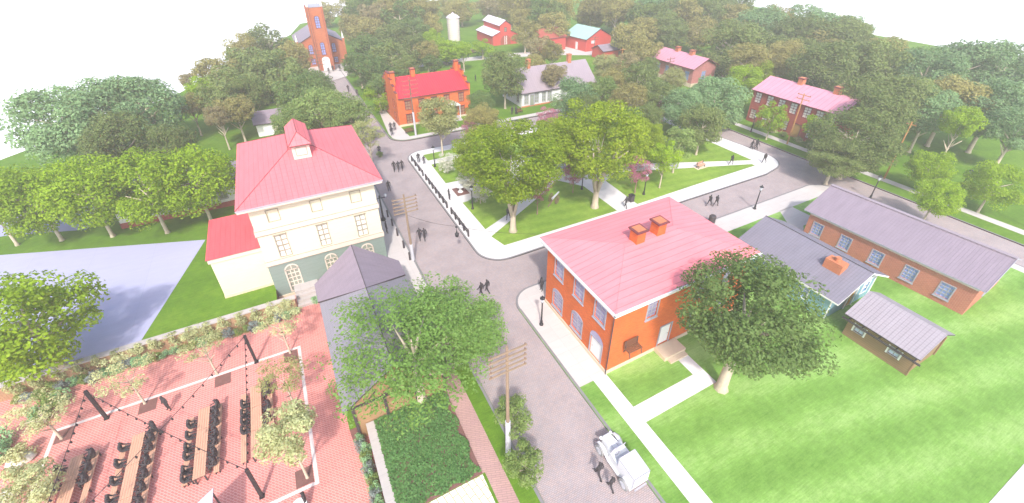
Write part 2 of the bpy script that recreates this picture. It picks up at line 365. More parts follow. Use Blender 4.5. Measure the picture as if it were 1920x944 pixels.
# ------------------------------------------------------------------ building helpers (local coordinates of the building)
def fmap(face, d):
    """(u along wall, z up, t outward) -> xyz for a wall of the building"""
    if face == 'S': return lambda u, z, t: (u, d-t, z)
    if face == 'N': return lambda u, z, t: (u, d+t, z)
    if face == 'W': return lambda u, z, t: (d-t, u, z)
    return lambda u, z, t: (d+t, u, z)
def fbox(mb, f, u0, u1, z0, z1, t0, t1, mi=None):
    a = f(u0, z0, t0); b = f(u1, z1, t1)
    return mb.box(min(a[0], b[0]), min(a[1], b[1]), min(a[2], b[2]), max(a[0], b[0]), max(a[1], b[1]), max(a[2], b[2]), mi)
def fquad(mb, f, pts, t, mi=None):
    return mb.add([f(u, z, t) for u, z in pts], [tuple(range(len(pts)))], mi)
def walls(parent, mat, x0, x1, y0, y1, z0, z1, holes={}, gable=None, zr=0, name='wall', depth=0.14):
    mb = MB(); pl = {'S': y0, 'N': y1, 'W': x0, 'E': x1}
    for fc in 'SNWE':
        f = fmap(fc, pl[fc]); a, b = (x0, x1) if fc in 'SN' else (y0, y1)
        hs = holes.get(fc, [])
        us = sorted({a, b, *[h[0] for h in hs], *[h[1] for h in hs]}); zs = sorted({z0, z1, *[h[2] for h in hs], *[h[3] for h in hs]})
        for i in range(len(us)-1):
            for j in range(len(zs)-1):
                cu = (us[i]+us[i+1])/2; cz = (zs[j]+zs[j+1])/2
                if any(h[0] < cu < h[1] and h[2] < cz < h[3] for h in hs): continue
                fquad(mb, f, [(us[i], zs[j]), (us[i+1], zs[j]), (us[i+1], zs[j+1]), (us[i], zs[j+1])], 0)
        for u0, u1, q0, q1 in hs:      # reveals
            mb.add([f(u0,q0,0), f(u1,q0,0), f(u1,q1,0), f(u0,q1,0), f(u0,q0,-depth), f(u1,q0,-depth), f(u1,q1,-depth), f(u0,q1,-depth)], [(0,1,5,4),(1,2,6,5),(2,3,7,6),(3,0,4,7)])
        if gable == 'x' and fc in 'WE' or gable == 'y' and fc in 'SN':
            fquad(mb, f, [(a, z1), (b, z1), ((a+b)/2, zr)], 0)
    return mb.build(name, mat, parent)
def window(parent, face, d, u0, u1, z0, z1, frame, pane, cols=2, rows=3, arch=False, fw=0.09, bar=0.045, name='window', panename='pane', sill=None, depth=0.14, hood=False):
    f = fmap(face, d); mb = MB(); t1 = 0.035; t0 = -0.06
    fbox(mb, f, u0-fw, u0, z0-fw, z1+fw, 0.004, t1); fbox(mb, f, u1, u1+fw, z0-fw, z1+fw, 0.004, t1)
    fbox(mb, f, u0, u1, z0-fw, z0, 0.004, t1+0.002)
    if not arch: fbox(mb, f, u0, u1, z1, z1+fw, 0.004, t1+0.002)
    for i in range(1, cols):
        u = u0+(u1-u0)*i/cols; fbox(mb, f, u-bar/2, u+bar/2, z0+0.002, z1-0.002, -0.098, t0)
    for j in range(1, rows):
        z = z0+(z1-z0)*j/rows; b2 = bar*(1.5 if j*2 == rows or (rows == 3 and j == 1) else 1); fbox(mb, f, u0+0.002, u1-0.002, z-b2/2, z+b2/2, -0.096, t0+0.003)
    p = MB(); fquad(p, f, [(u0, z0), (u1, z0), (u1, z1), (u0, z1)], -0.1)
    if arch:
        r = (u1-u0)/2; cu = (u0+u1)/2; n = 10; hh = r*(arch if isinstance(arch, float) else 1.0)
        out_ = [(cu+(r+fw)*math.cos(PI*i/n), z1+(hh+fw)*math.sin(PI*i/n)) for i in range(n+1)]
        inn = [(cu+r*math.cos(PI*i/n), z1+hh*math.sin(PI*i/n)) for i in range(n+1)]
        for i in range(n):
            mb.add([f(*out_[i], t1), f(*out_[i+1], t1), f(*inn[i+1], t1), f(*inn[i], t1), f(*out_[i], 0), f(*out_[i+1], 0), f(*inn[i+1], 0), f(*inn[i], 0)], [(0,1,2,3),(0,4,5,1),(2,6,7,3)])
        fbox(mb, f, u0, u1, z1-0.03, z1+0.03, 0.014, t1-0.002)
        if cols > 1: fbox(mb, f, cu-bar/2, cu+bar/2, z1+0.03, z1+hh, 0.013, t1-0.004)
        fquad(p, f, inn, 0.01)
    if hood: fbox(mb, f, u0-fw*1.8, u1+fw*1.8, z1+fw+0.004, z1+fw*2.2, 0.004, 0.12)
    o = mb.build(name, frame, parent); p.build(panename, pane, o)
    if sill:
        s = MB(); fbox(s, f, u0-fw*1.5, u1+fw*1.5, z0-fw-0.1, z0-fw-0.004, 0.004, 0.1); s.build('sill', sill, o)
    return o
def door(parent, face, d, u0, u1, z0, z1, frame, leaf, fw=0.12, arch=False, panemat=None, handle=True, name='door'):
    f = fmap(face, d); mb = MB()
    fbox(mb, f, u0-fw, u0, z0, z1+fw, 0.004, 0.05); fbox(mb, f, u1, u1+fw, z0, z1+fw, 0.004, 0.05); fbox(mb, f, u0, u1, z1, z1+fw, 0.004, 0.052)
    p = MB(); fbox(p, f, u0+0.002, u1-0.002, z0+0.01, z1-0.002, -0.13, -0.07)
    hz = (z1-z0)
    for a, b in ((0.08, 0.42), (0.5, 0.92)): fbox(p, f, u0+(u1-u0)*0.18, u1-(u1-u0)*0.18, z0+hz*a, z0+hz*b, -0.069, -0.055)
    o = p.build(name, leaf, parent); mb.build('door_frame', frame, o)
    if arch:
        r = (u1-u0)/2+fw; cu = (u0+u1)/2; n = 10; zc = z1+fw+0.004
        q = MB(); inn = [(cu+r*math.cos(PI*i/n), zc+r*0.8*math.sin(PI*i/n)) for i in range(n+1)]; fquad(q, f, inn, 0.02); q.build('fanlight', panemat, o)
    if handle:
        h = MB(); a = f(u0+(u1-u0)*0.85, z0+hz*0.46, -0.05); b = f(u0+(u1-u0)*0.85, z0+hz*0.46, -0.01); h.tube(a, b, 0.03); h.build('handle', M['dark_trim'], o)
    return o
def gable_roof(parent, mats, x0, x1, y0, y1, ze, zr, axis='x', t=0.16, name='roof', edge=None):
    """two slabs meeting on a ridge; slot 0 covering, slot 1 edges"""
    mb = MB()
    if axis == 'x':
        ym = (y0+y1)/2; pr = lambda a, b: [(a[0], a[1], a[2]), b]
        quads = [[(x0,y0,ze),(x1,y0,ze),(x1,ym,zr),(x0,ym,zr)], [(x1,y1,ze),(x0,y1,ze),(x0,ym,zr),(x1,ym,zr)]]
    else:
        xm = (x0+x1)/2
        quads = [[(x0,y1,ze),(x0,y0,ze),(xm,y0,zr),(xm,y1,zr)], [(x1,y0,ze),(x1,y1,ze),(xm,y1,zr),(xm,y0,zr)]]
    for q in quads:
        lo = [(a, b, c-t) for a, b, c in q]
        mb.add(q+lo, [(0,1,2,3)], 0); mb.add(q+lo, [(7,6,5,4), (0,4,5,1), (1,5,6,2), (3,7,4,0)], 1)
    return mb.build(name, mats, parent)
def hip_roof(parent, mats, x0, x1, y0, y1, ze, zr, run=None, t=0.22, name='roof', top=None):
    """hipped on all four sides; top = (x0, x1, y0, y1) of the flat or ridge at zr"""
    w_ = x1-x0; d = y1-y0
    if top is None:
        r = min(w_, d)/2; top = (x0+r, x1-r, y0+r, y1-r)
    a, b, c, e = top; mb = MB()
    vs = [(x0,y0,ze),(x1,y0,ze),(x1,y1,ze),(x0,y1,ze),(a,c,zr),(b,c,zr),(b,e,zr),(a,e,zr),(x0,y0,ze-t),(x1,y0,ze-t),(x1,y1,ze-t),(x0,y1,ze-t)]
    mb.add(vs, [(0,1,5,4),(1,2,6,5),(2,3,7,6),(3,0,4,7),(4,5,6,7)], 0)
    mb.add(vs, [(0,8,9,1),(1,9,10,2),(2,10,11,3),(3,11,8,0),(11,10,9,8)], 1)
    return mb.build(name, mats, parent)
def lines(parent, segs, r=0.035, mat=None, name='ridge_capping'):
    mb = MB()
    for a, b in segs: mb.tube(a, b, r, r, 5)
    return mb.build(name, mat or M['dark_trim'], parent)
def chimney(parent, x, y, z0, z1, w_=0.8, d=0.8, mat=None, cap=0.16, capmat=None, name='chimney'):
    mb = MB(); mb.box(x-w_/2, y-d/2, z0, x+w_/2, y+d/2, z1); o = mb.build(name, mat or M['chimney'], parent)
    c = MB(); c.box(x-w_/2-cap, y-d/2-cap, z1+0.002, x+w_/2+cap, y+d/2+cap, z1+0.14); c.box(x-w_/2+0.02, y-d/2+0.02, z1+0.142, x+w_/2-0.02, y+d/2-0.02, z1+0.17, 1)
    c.build('chimney_cap', [capmat or M['redtrim'], M['chimney']], o); return o

# ------------------------------------------------------------------ the setting
def slab(name, pts, z0, z1, top, side, bake=None):
    mb = MB(); mb.prism(pts, z0, z1, 0, 1); o = mb.build(name, [top, side]); return struct(o)
def sheet(name, pts, z, mat, kind='structure'):
    mb = MB(); n = len(pts); a = sum(pts[i][0]*pts[(i+1)%n][1]-pts[(i+1)%n][0]*pts[i][1] for i in range(n))
    if a < 0: pts = pts[::-1]
    mb.add([(p[0], p[1], z) for p in pts], [tuple(range(n))]); return struct(mb.build(name, mat), kind)
def rect(x0, x1, y0, y1): return [(x0, y0), (x1, y0), (x1, y1), (x0, y1)]
sheet('ground', [(3500*math.cos(2*PI*i/48), 3500*math.sin(2*PI*i/48)) for i in range(48)], -2.0, M['ground'])
sheet('road', rect(8.0, 72.6, -1.6, 131.5), -0.12, M['road'])
far_edge = [(190, -1.6), (190, 40), (194, 71), (196, 88), (214, 130), (231, 176), (215, 225), (150, 262), (70, 262), (12, 216), (6.7, 192), (-16, 141), (-22.7, 124.6), (-44, 97), (-64, 62), (-64, 39.5)]
main = [(8.3, -1.6), (8.3, 129.4), (14.5, 129.4), (14.5, 76.2)] + arc(17.6, 76.4, 3.1, 180, 270, 8)[1:] + [(66.8, 73.3), (66.8, 86), (72.2, 86), (72.2, -1.6)] + far_edge + [(-5.86, 39.5), (-5.86, 41.72), (-1.1, 41.72), (-1.1, 38.9), (-1.9, 38.9), (-1.9, 22.4), (-0.2, 22.4), (-0.2, -1.6)]
slab('terrain', main, -1.9, 0.0, M['grass'], M['soil'])
park = [(14.9, 38)] + arc(17.9, 37.9, 3.0, 180, 270, 8) + [(62, 34.9)] + arc(64.4, 39.6, 4.2, -75, 0, 8) + [(66.2, 64.3)] + arc(62.2, 64.3, 4, 0, 90, 6)[1:] + arc(17.9, 65.2, 3.0, 90, 180, 8)
slab('park_pavement', park, -0.5, 0.0, M['white_walk'], M['kerb'])
se = [(14.95, -1.6), (14.95, 27.4)] + arc(17.4, 27.4, 2.45, 180, 90, 8) + [(62.7, 29.9)] + arc(63.6, 26.5, 3.45, 90, 0, 8) + [(67.0, -1.6)]
slab('lawn_block', se, -0.5, 0.0, M['lawn'], M['kerb'])
slab('south_pavement', rect(14.95, 190, -14, -1.62), -0.5, -0.004, M['white_walk'], M['kerb'])
sheet('plaza_paving', rect(-64, -0.25, -20, 41.7), -1.4, M['plaza'])
# kerb stones: a narrow raised rim along the street side of each block
def kerb(name, line, w_=0.2, z=0.012):
    mb = MB()
    for i in range(len(line)-1):
        a = Vector((*line[i], 0)); b = Vector((*line[i+1], 0)); d = (b-a).normalized(); n = Vector((-d.y, d.x, 0))*w_
        vs = [a, b, b+n, a+n]; mb.add([(v.x, v.y, -0.1) for v in vs]+[(v.x, v.y, z+0.0002*(i % 2)) for v in vs], [(4,5,6,7),(0,1,5,4),(1,2,6,5),(2,3,7,6),(3,0,4,7)])
    return struct(mb.build(name, M['kerb']))
kerb('park_kerb', park[::-1] + [park[-1]], -0.2)
kerb('north_kerb', [(14.5, 129.4), (14.5, 76.2)] + arc(17.6, 76.4, 3.1, 180, 270, 8)[1:] + [(66.8, 73.3)])
kerb('south_kerb', [(15, -1.6), (15, 27.4)] + arc(17.4, 27.4, 2.45, 180, 90, 8) + [(62.7, 29.9)] + arc(63.6, 26.5, 3.45, 90, 0, 8) + [(67.0, -1.6)], -0.2)
kerb('west_kerb', [(8.28, -1.6), (8.28, 129.4)], 0.2)
kerb('east_kerb', [(72.2, 86), (72.2, -1.6)], 0.2)
G1, G2 = 0.004, 0.008
# pavements
sheet('west_pavement', rect(5.7, 8.1, 24.0, 66.0), G1, M['walk'])
sheet('church_forecourt', [(8.3, 118), (8.0, 129.2), (17.8, 129.2), (17.8, 126), (14.7, 122)], G2, M['walk'])
sheet('church_pavement', rect(6.5, 19, 129.42, 136.9), G1, M['walk'])
sheet('footpath', rect(5.7, 6.9, -1.6, 24), G1, M['brickwalk'])
sheet('footpath', rect(5.52, 5.72, 15.05, 24), G2, M['brickwalk'])
sheet('flagstone_terrace', rect(-0.1, 5.5, 6, 15.0), G2, M['slate'])
sheet('corner_pavement', [(15.1, 17.5), (15.1, 27.4)] + arc(17.4, 27.4, 2.3, 180, 90, 8) + [(44, 29.75), (44, 27.1), (17.85, 27.1), (17.85, 17.5)], G1, M['walk'])
sheet('corner_pavement', [(44.0, 27.1), (44.0, 29.75), (62.7, 29.75)] + arc(63.6, 26.5, 3.25, 90, 0, 8) + [(66.85, -1.6), (65.6, -1.6), (65.6, 24), (63.8, 27.1)], G1, M['walk'])
sheet('path', rect(16.55, 17.85, -1.6, 17.52), G2, M['white_walk'])
sheet('path', rect(17.86, 25.35, 12.75, 14.15), G1, M['white_walk'])
sheet('path', rect(24.2, 25.35, 14.16, 17.4), G1, M['white_walk'])
sheet('path', [(54.0, 27.2), (56.4, 27.2), (56.4, 23.6), (53.4, 23.6), (52.0, 22.6), (51.8, 24.4)], G1, M['walk'])
sheet('east_pavement', rect(75.0, 76.4, 3, 52), G1, M['walk'])
sheet('east_pavement', rect(74.6, 76.0, 52, 82), G1, M['walk'])
sheet('north_pavement', [(14.9, 78), (15.0, 76)] + arc(17.6, 76.4, 2.7, 190, 270, 6) + [(66, 73.6), (66, 75.0), (18, 75.0), (17.5, 91), (16.2, 91)], G1, M['walk'])
sheet('far_lane', [(30, 122.5), (34.6, 126.2), (50, 127.0), (66, 125.5), (82, 122), (84, 127), (96, 112), (90, 109), (78, 116), (62, 121.2), (47, 122.9)], G1, M['walk'])
sheet('parking_lot', [(-12.9, 55.1), (-33.6, 62.6), (-62, 66), (-62, 46), (-29, 43.6), (-22.9, 39.55), (-17.1, 39.55)], G1, M['lot'])
sheet('parking_lot', [(-26.2, 64.5), (-25, 70), (-58, 90), (-60, 72), (-34.6, 67.4)], G2, M['lot'])
# lawns of the park
def lawn(pts): return sheet('lawn', pts, G1, M['parklawn'])
lawn([(17.8, 41.4), (21.7, 43.2), (26.5, 46.6), (26, 50.5), (20.2, 48.9), (17.7, 48.7)])
lawn([(17.8, 39.7), (18.4, 37.35), (35.05, 37.25), (35.05, 44.8), (32.5, 48.3), (29.5, 46.2)])
lawn([(38.55, 37.3), (49.4, 37.55), (63, 37.7), (63, 38.3), (49.3, 43.4), (42, 46.2), (38.9, 44.6)])
lawn([(17.6, 55), (17.7, 62), (24, 62), (28.5, 58.5), (26, 54.5)])
lawn([(17.7, 63.6), (17.7, 66.1), (43, 66.1), (43, 61), (33.5, 57.5), (29, 60.5), (26, 63.6)])
lawn([(64.3, 39.2), (64.1, 63.5), (47, 65.5), (46.5, 58), (43, 53), (45, 47.8), (53.8, 43.8)])
sheet('planting_bed', rect(17.75, 19.6, 50.6, 53.0), G2, M['soil'])
# plaza border stones and tree pits
B = -1.396
sheet('border_stone', rect(-22.2, -4.55, 33.75, 34.0), B, M['border']); sheet('border_stone', rect(-22.2, -21.95, 20.4, 33.74), B, M['border'])
sheet('border_stone', rect(-4.8, -4.55, 20.4, 33.74), B, M['border']); sheet('border_stone', rect(-21.94, -4.81, 20.4, 20.65), B, M['border'])
pits = [(-21.9, -20.8, 32.5, 33.7), (-16.7, -15.5, 32.5, 33.7), (-11.4, -10.2, 32.5, 33.7), (-6.0, -4.85, 32.5, 33.7), (-6.0, -4.85, 26.4, 27.7), (-6.0, -4.85, 20.7, 22.0)]
for p in pits: sheet('tree_pit', rect(*p), B+0.006, M['soil'])
# retaining walls of the sunken plaza
def garden_wall(label, x0, x1, y0, y1, z0=-1.4, z1=0.06):
    t = thing('garden_wall', label, 'garden wall', ((x0+x1)/2, (y0+y1)/2, 0))
    cx, cy = (x0+x1)/2, (y0+y1)/2
    b = MB(); b.box(x0-cx, y0-cy, z0, x1-cx, y1-cy, z1); b.build('wall', M['stonewall'], t)
    c = MB(); c.box(x0-cx-0.12, y0-cy-0.12, z1+0.002, x1-cx+0.12, y1-cy+0.12, z1+0.12); c.build('capstone', M['cap'], t)
garden_wall('long tan retaining wall with a pale capstone along the back of the plaza', -63.5, -4.3, 39.14, 39.5)
garden_wall('low stone wall with pale cap between flower bed and ivy bed', -0.62, -0.24, 6.0, 22.1)
t = thing('entrance_steps', 'short flight of grey stone steps between the plaza wall and the cream house', 'steps', (-3.1, 39.2, -1.4))
for i in range(4): b = MB(); b.box(-1.1, 0.0+i*0.42, 0, 1.2, 2.5, 0.3*(i+1)); b.build('step', M['cap'], t)

# ------------------------------------------------------------------ buildings
# corner house of orange brick
t = thing('brick_house', 'two storey orange brick house with a broad pink hipped roof on the street corner', 'house', (17.85, 17.6, 0))
W_, D_ = 15.3, 9.6
up_s = [(3.5, 4.5), (9.0, 10.0), (12.2, 13.2)]
hs = {'W': [(0.98, 2.27, 4.6, 6.35), (3.9, 5.15, 4.6, 6.35), (6.95, 8.2, 4.6, 6.3)], 'S': [(u, v, 4.6, 6.35) for u, v in up_s]}
lowW = [(3.65, 5.1, 0.85, 2.45), (6.75, 8.25, 0.85, 2.5)]
hs['W'] += lowW + [(0.85, 2.3, 0.35, 2.4)]; hs['S'] += [(5.55, 6.75, 0.4, 2.65), (9.0, 10.0, 1.0, 2.9), (12.2, 13.2, 1.0, 2.9)]
walls(t, M['orange'], 0, W_, 0, D_, 0, 6.9, hs)
for h in hs['W'][:3]+lowW: window(t, 'W', 0, *h, M['grey_trim'], M['pane_mauve'], 2, 4, arch=(0.55 if h[2] < 1 else False), fw=0.13, bar=0.06, sill=M['grey_trim'])
for h in hs['S'][:3]+hs['S'][4:]: window(t, 'S', 0, *h, M['grey_trim'], M['pane_mauve'], 2, 4, fw=0.13, bar=0.06, sill=M['grey_trim'])
door(t, 'W', 0, 0.85, 2.3, 0.35, 2.4, M['grey_trim'], M['door_white'], arch=True, panemat=M['pane_mauve'])
door(t, 'S', 0, 5.55, 6.75, 0.4, 2.65, M['grey_trim'], M['door_white'])
b = MB(); b.box(-0.08, -0.08, 0, W_+0.08, -0.004, 0.34); b.box(-0.08, -0.004, 0, -0.004, D_+0.08, 0.342); b.build('plinth', M['beige'], t)
b = MB(); b.box(-0.22, -0.28, 6.66, W_+0.3, D_+0.9, 7.0); b.build('cornice', M['white'], t)
hip_roof(t, [M['roof_pink_x'], M['grey_trim']], -0.3, W_+0.5, -0.35, D_+1.05, 7.22, 8.02, top=(5.0, 11.0, 5.1, 5.5))
lines(t, [((-0.3, -0.35, 7.24), (5, 5.1, 8.04)), ((-0.3, D_+1.05, 7.24), (5, 5.5, 8.04)), ((W_+0.5, -0.35, 7.24), (11, 5.1, 8.04)), ((W_+0.5, D_+1.05, 7.24), (11, 5.5, 8.04)), ((5, 5.3, 8.04), (11, 5.3, 8.04))], 0.018, M['roof_pink_x'])
chimney(t, 6.5, 5.3, 7.9, 9.15, 0.95, 0.95, M['orange']); chimney(t, 9.0, 5.4, 7.9, 9.2, 0.95, 0.95, M['orange'])
s = MB(); s.box(5.2, -1.4, 0, 7.6, -0.09, 0.4); s.box(5.5, -1.85, 0, 7.4, -1.402, 0.2); s.build('door_step', M['beige'], t)
gt = MB(); gt.box(-0.42, -0.47, 7.02, -0.3, D_+1.05, 7.16); gt.box(-0.42, -0.47, 7.022, W_+0.6, -0.352, 7.162); gt.build('gutter', M['white'], t)
dp = MB(); dp.tube((-0.07, -0.07, 0), (-0.07, -0.07, 6.66), 0.05, 0.05, 6); dp.build('downpipe', M['dark_trim'], t)
# the wooden bench fixed on its south wall
t = thing('wall_bench', 'dark brown slatted wooden bench mounted on the orange brick wall', 'bench', (19.9, 17.4, 2.0)); t.scale = (1.2, 1.2, 1.2)
s = MB(); [s.box(-0.6, -0.55+0.14*i, 0.45, 0.6, -0.45+0.14*i, 0.49) for i in range(4)]; s.build('seat', M['benchwood'], t)
s = MB(); [s.box(-0.6, -0.06+0.008*i, 0.55+0.13*i, 0.6, -0.02+0.008*i, 0.65+0.13*i) for i in range(4)]; s.build('backrest', M['benchwood'], t)
for x in (-0.5, 0.5):
    s = MB(); s.tube((x, -0.5, 0.45), (x, -0.62, 0), 0.035, 0.03, 6); s.tube((x, -0.12, 0.45), (x, 0.02, 0), 0.035, 0.03, 6); s.tube((x, -0.5, 0.44), (x, -0.04, 0.44), 0.03, 0.03, 6); s.tube((x, -0.08, 0.45), (x, -0.02, 1.1), 0.03, 0.03, 6); s.build('leg', M['dark_trim'], t)

# cream three storey house
t = thing('cream_house', 'three storey cream stucco house with a rose red pyramid roof and a cupola', 'house', (-5.85, 41.6, 0))
W_, D_ = 11.5, 15.6
cols = [(1.42, 2.4), (5.3, 6.22), (9.05, 10.0)]
x0 = 0
hsU = {'S': [(a, b_, 7.9, 9.1) for a, b_ in cols] + [(a, b_, 3.72, 6.2) for a, b_ in cols], 'E': [(2+i*3.4, 3+i*3.4, 7.9, 9.1) for i in range(4)] + [(2+i*3.4, 3+i*3.4, 3.72, 6.2) for i in range(4)]}
walls(t, M['cream'], 0, W_, 0, D_, 3.2, 9.75, hsU)
hsL = {'S': [(a-0.02, b_+0.1, -0.75, 1.9) for a, b_ in cols], 'E': [(2+i*3.4, 3.1+i*3.4, 0.5, 2.2) for i in range(4)]}
walls(t, M['greygreen'], -0.02, W_-0.02+0.04, -0.02, D_, -1.4, 3.0, hsL, name='ground_floor_wall')
for fc, d in (('S', 0), ('E', W_)):
    for h in hsU[fc]:
        if h[2] > 7: window(t, fc, d, *h, M['tan_frame'], M['pane_cream'], 1, 1, fw=0.07)
        else: window(t, fc, d, *h, M['tan_frame'], M['pane_pale'], 2, 4, fw=0.07, bar=0.1, hood=True)
    for h in hsL[fc]: window(t, fc, -0.02 if fc == 'S' else W_+0.02, *h, M['band'], M['pane_grey'], 3, 5, arch=True, fw=0.13, bar=0.09)
b = MB()
for z0, z1 in ((2.98, 3.52), (6.62, 7.15)): b.box(-0.1, -0.1, z0, W_+0.1, -0.004, z1); b.box(W_+0.004, -0.004, z0, W_+0.1, D_, z1+0.002); b.box(-0.1, -0.004, z0, -0.004, D_, z1+0.002)
b.build('string_course', M['band'], t)
b = MB()
for z in (2.96, 3.54, 6.6, 7.17): b.box(-0.13, -0.13, z-0.03, W_+0.13, -0.101, z+0.02)
b.build('moulding', M['tan_frame'], t)
b = MB(); b.box(-0.1, -0.14, -1.4, W_+0.1, -0.024, -1.0); b.build('plinth', M['beige'], t)
b = MB(); b.box(-0.75, -0.8, 9.752, W_+0.75, D_+0.5, 9.95); b.build('cornice', M['band'], t)
hip_roof(t, [M['roof_rose'], M['grey_trim']], -0.82, W_+0.85, -0.85, D_+0.6, 10.12, 12.55, t=0.16, top=(4.6, 6.9, 5.4, 10.2))
lines(t, [((4.6, 5.4, 12.56), (6.9, 5.4, 12.56)), ((4.6, 10.2, 12.56), (6.9, 10.2, 12.56)), ((4.6, 5.4, 12.56), (4.6, 10.2, 12.56)), ((-0.82, -0.85, 10.14), (4.6, 5.4, 12.57)), ((W_+0.85, -0.85, 10.14), (6.9, 5.4, 12.57)), ((-0.82, D_+0.6, 10.14), (4.6, 10.2, 12.57)), ((W_+0.85, D_+0.6, 10.14), (6.9, 10.2, 12.57))], 0.028, M['redtrim'])
cu = MB(); cu.box(4.95, 3.9, 11.2, 6.6, 9.2, 13.35); cu_o = cu.build('cupola', M['band'], t)
window(cu_o, 'S', 3.9, 5.3, 6.25, 12.35, 13.15, M['tan_frame'], M['pane_cream'], 1, 1, fw=0.06, name='cupola_window')
cr = hip_roof(cu_o, [M['roof_rose'], M['redtrim']], 4.72, 6.85, 3.6, 9.7, 13.5, 14.5, t=0.12, name='cupola_roof', top=(5.76, 5.81, 4.7, 9.0))
lines(cr, [((4.72, 3.6, 13.52), (5.78, 4.7, 14.52)), ((6.85, 3.6, 13.52), (5.78, 4.7, 14.52)), ((5.78, 4.7, 14.52), (5.78, 9, 14.52))], 0.035, M['redtrim'])
# its single storey wing
t = thing('house_wing', 'low cream side wing with a flat pitched crimson roof beside the cream house', 'outbuilding', (-10.4, 42.5, 0))
walls(t, M['cream'], 0, 4.5, 0, 7.0, 0.3, 4.45); b = MB(); b.box(-0.05, -0.05, 0, 4.5, 7.05, 0.3); b.build('plinth', M['beige'], t)
b = MB(); b.box(-0.14, -0.14, 4.452, 4.5, 7.1, 4.93); b.build('fascia', M['band'], t)
b = MB(); vs = [(-0.24, -0.24, 4.96), (4.5, -0.24, 4.96), (4.5, 7.2, 5.25), (-0.24, 7.2, 5.25)]; b.add(vs+[(x, y, z-0.02) for x, y, z in vs], [(0,1,2,3)], 0); b.add(vs+[(x, y, z-0.03) for x, y, z in vs], [(7,6,5,4),(0,4,5,1),(2,6,7,3),(3,7,4,0)], 1); b.build('roof', [M['roof_redflat'], M['dark_trim']], t)

# timber hall under mauve slates, half hidden by a tree
t = thing('timber_hall', 'long brown gabled hall under a mauve slate roof beside the plaza', 'barn', (-1.35, 22.3, 0))
W_, D_ = 6.9, 14.6
walls(t, M['brownwood'], 0, W_, 0, D_, -1.4, 2.5, {'S': []}, gable='y', zr=5.0)
window(t, 'S', -0.12, 3.05, 3.75, 3.0, 3.8, M['dark_trim'], M['pane_grey'], 2, 2, fw=0.06)
b = MB(); b.box(0.0, -0.16, 2.3, W_, -0.005, 2.42)
for u in (1.0, 2.2, 4.6, 5.8): b.tube((u, -0.08, 2.4), (u+(0.9 if u < 3 else -0.9), -0.08, 3.3), 0.05, 0.05, 5)
b.build('truss', M['dark_trim'], t)
b = MB(); [b.box(x-0.1, -0.14, -1.4, x+0.1, -0.005, 2.5) for x in (0.05, 2.3, 4.6, 6.85)]; b.build('post', M['dark_trim'], t)
gable_roof(t, [M['slate_ivy'], M['dark_trim']], -0.62, 7.3, -0.35, 12.0, 2.55, 5.35, 'y', 0.14)
b = MB(); vs = [(-0.72, 12.02, 2.7), (3.35, 8.7, 5.4), (3.35, 15.6, 5.4), (-0.72, 14.7, 2.7), (7.4, 12.1, 2.7), (7.4, 14.5, 2.7)]
b.add(vs+[(x, y, z-0.16) for x, y, z in vs], [(0,1,2,3), (1,4,5,2)], 0); b.add(vs+[(x, y, z-0.16) for x, y, z in vs], [(0,6,7,1), (1,7,10,4), (3,9,6,0), (4,10,11,5), (5,11,8,2), (2,8,9,3)], 1)
b.build('rear_roof', [M['slate_lilac'], M['dark_trim']], t)
lines(t, [((3.35, 15.6, 5.42), (3.35, -0.35, 5.37))], 0.03)

# long single storey salmon brick building
t = thing('long_brick_building', 'long single storey salmon brick building with a lilac slate roof', 'building', (52.15, 7.05, 0), R(3.0))
W_, D_ = 8.5, 15.4
hs = {'W': [(u, u+1.02, 0.78, 2.28) for u in (1.45, 4.4, 7.45, 10.6, 13.65)], 'S': [(3.7, 4.8, 0.9, 2.3)], 'E': [(u, u+1.45, 0.8, 2.25) for u in (2, 6, 10)]}
walls(t, M['brick'], 0, W_, 0, D_, 0, 3.3, hs, gable='y', zr=5.2)
for fc, d in (('W', 0), ('S', 0), ('E', W_)):
    for h in hs[fc]: window(t, fc, d, *h, M['grey_trim'], M['pane_blue'], 3, 4, fw=0.1, bar=0.07, sill=M['grey_trim'])
b = MB(); b.box(-0.12, 0, 3.02, -0.004, D_, 3.34); b.build('eaves_board', M['band'], t)
gable_roof(t, [M['slate_lilac'], M['grey_trim']], -0.35, W_+0.35, -0.45, D_+0.7, 3.42, 5.42, 'y', 0.12)
b = MB(); b.box(4.0, -0.45, 5.32, 4.5, D_+0.7, 5.47); b.build('ridge_capping', M['slate_mauve'], t)
b = MB(); b.box(-1.3, D_+0.2, 0, 0.4, D_+1.2, 0.3); b.box(-1.3, D_+0.2, 0.302, -1.15, D_+1.2, 0.7); b.build('door_step', M['cap'], t)
lines(t, [((-0.35, -0.45, 3.44), (4.25, -0.45, 5.46))], 0.03, M['grey_trim'], 'verge_trim')

# blue cottage
t = thing('blue_cottage', 'blue clapboard cottage with a dark slate roof behind the big tree', 'cottage', (39.75, 12.9, 0))
W_, D_ = 7.4, 9.7
hs = {'S': [(5.5, 6.5, 0.9, 2.2)], 'W': [(2, 3, 0.9, 2.2), (6, 7, 0.9, 2.2)]}
walls(t, M['blue_siding'], 0, W_, 0, D_, 0, 2.65, hs, gable='y', zr=4.35)
for fc in 'SW':
    for h in hs[fc]: window(t, fc, 0, *h, M['white'], M['pane_blue'], 2, 3, fw=0.1)
door(t, 'S', -0.09, 3.1, 4.2, 0.1, 2.2, M['white'], M['door_wood'])
b = MB(); [b.box(x-0.09, -0.06, 0, x+0.09, -0.004, 2.6) for x in (0.09, W_-0.09)]; b.box(0, -0.07, 2.55, W_, -0.004, 2.75); b.build('corner_board', M['white'], t)
gable_roof(t, [M['slate_grey'], M['white']], -0.45, W_+0.45, -0.75, D_+0.5, 2.75, 4.75, 'y', 0.16)
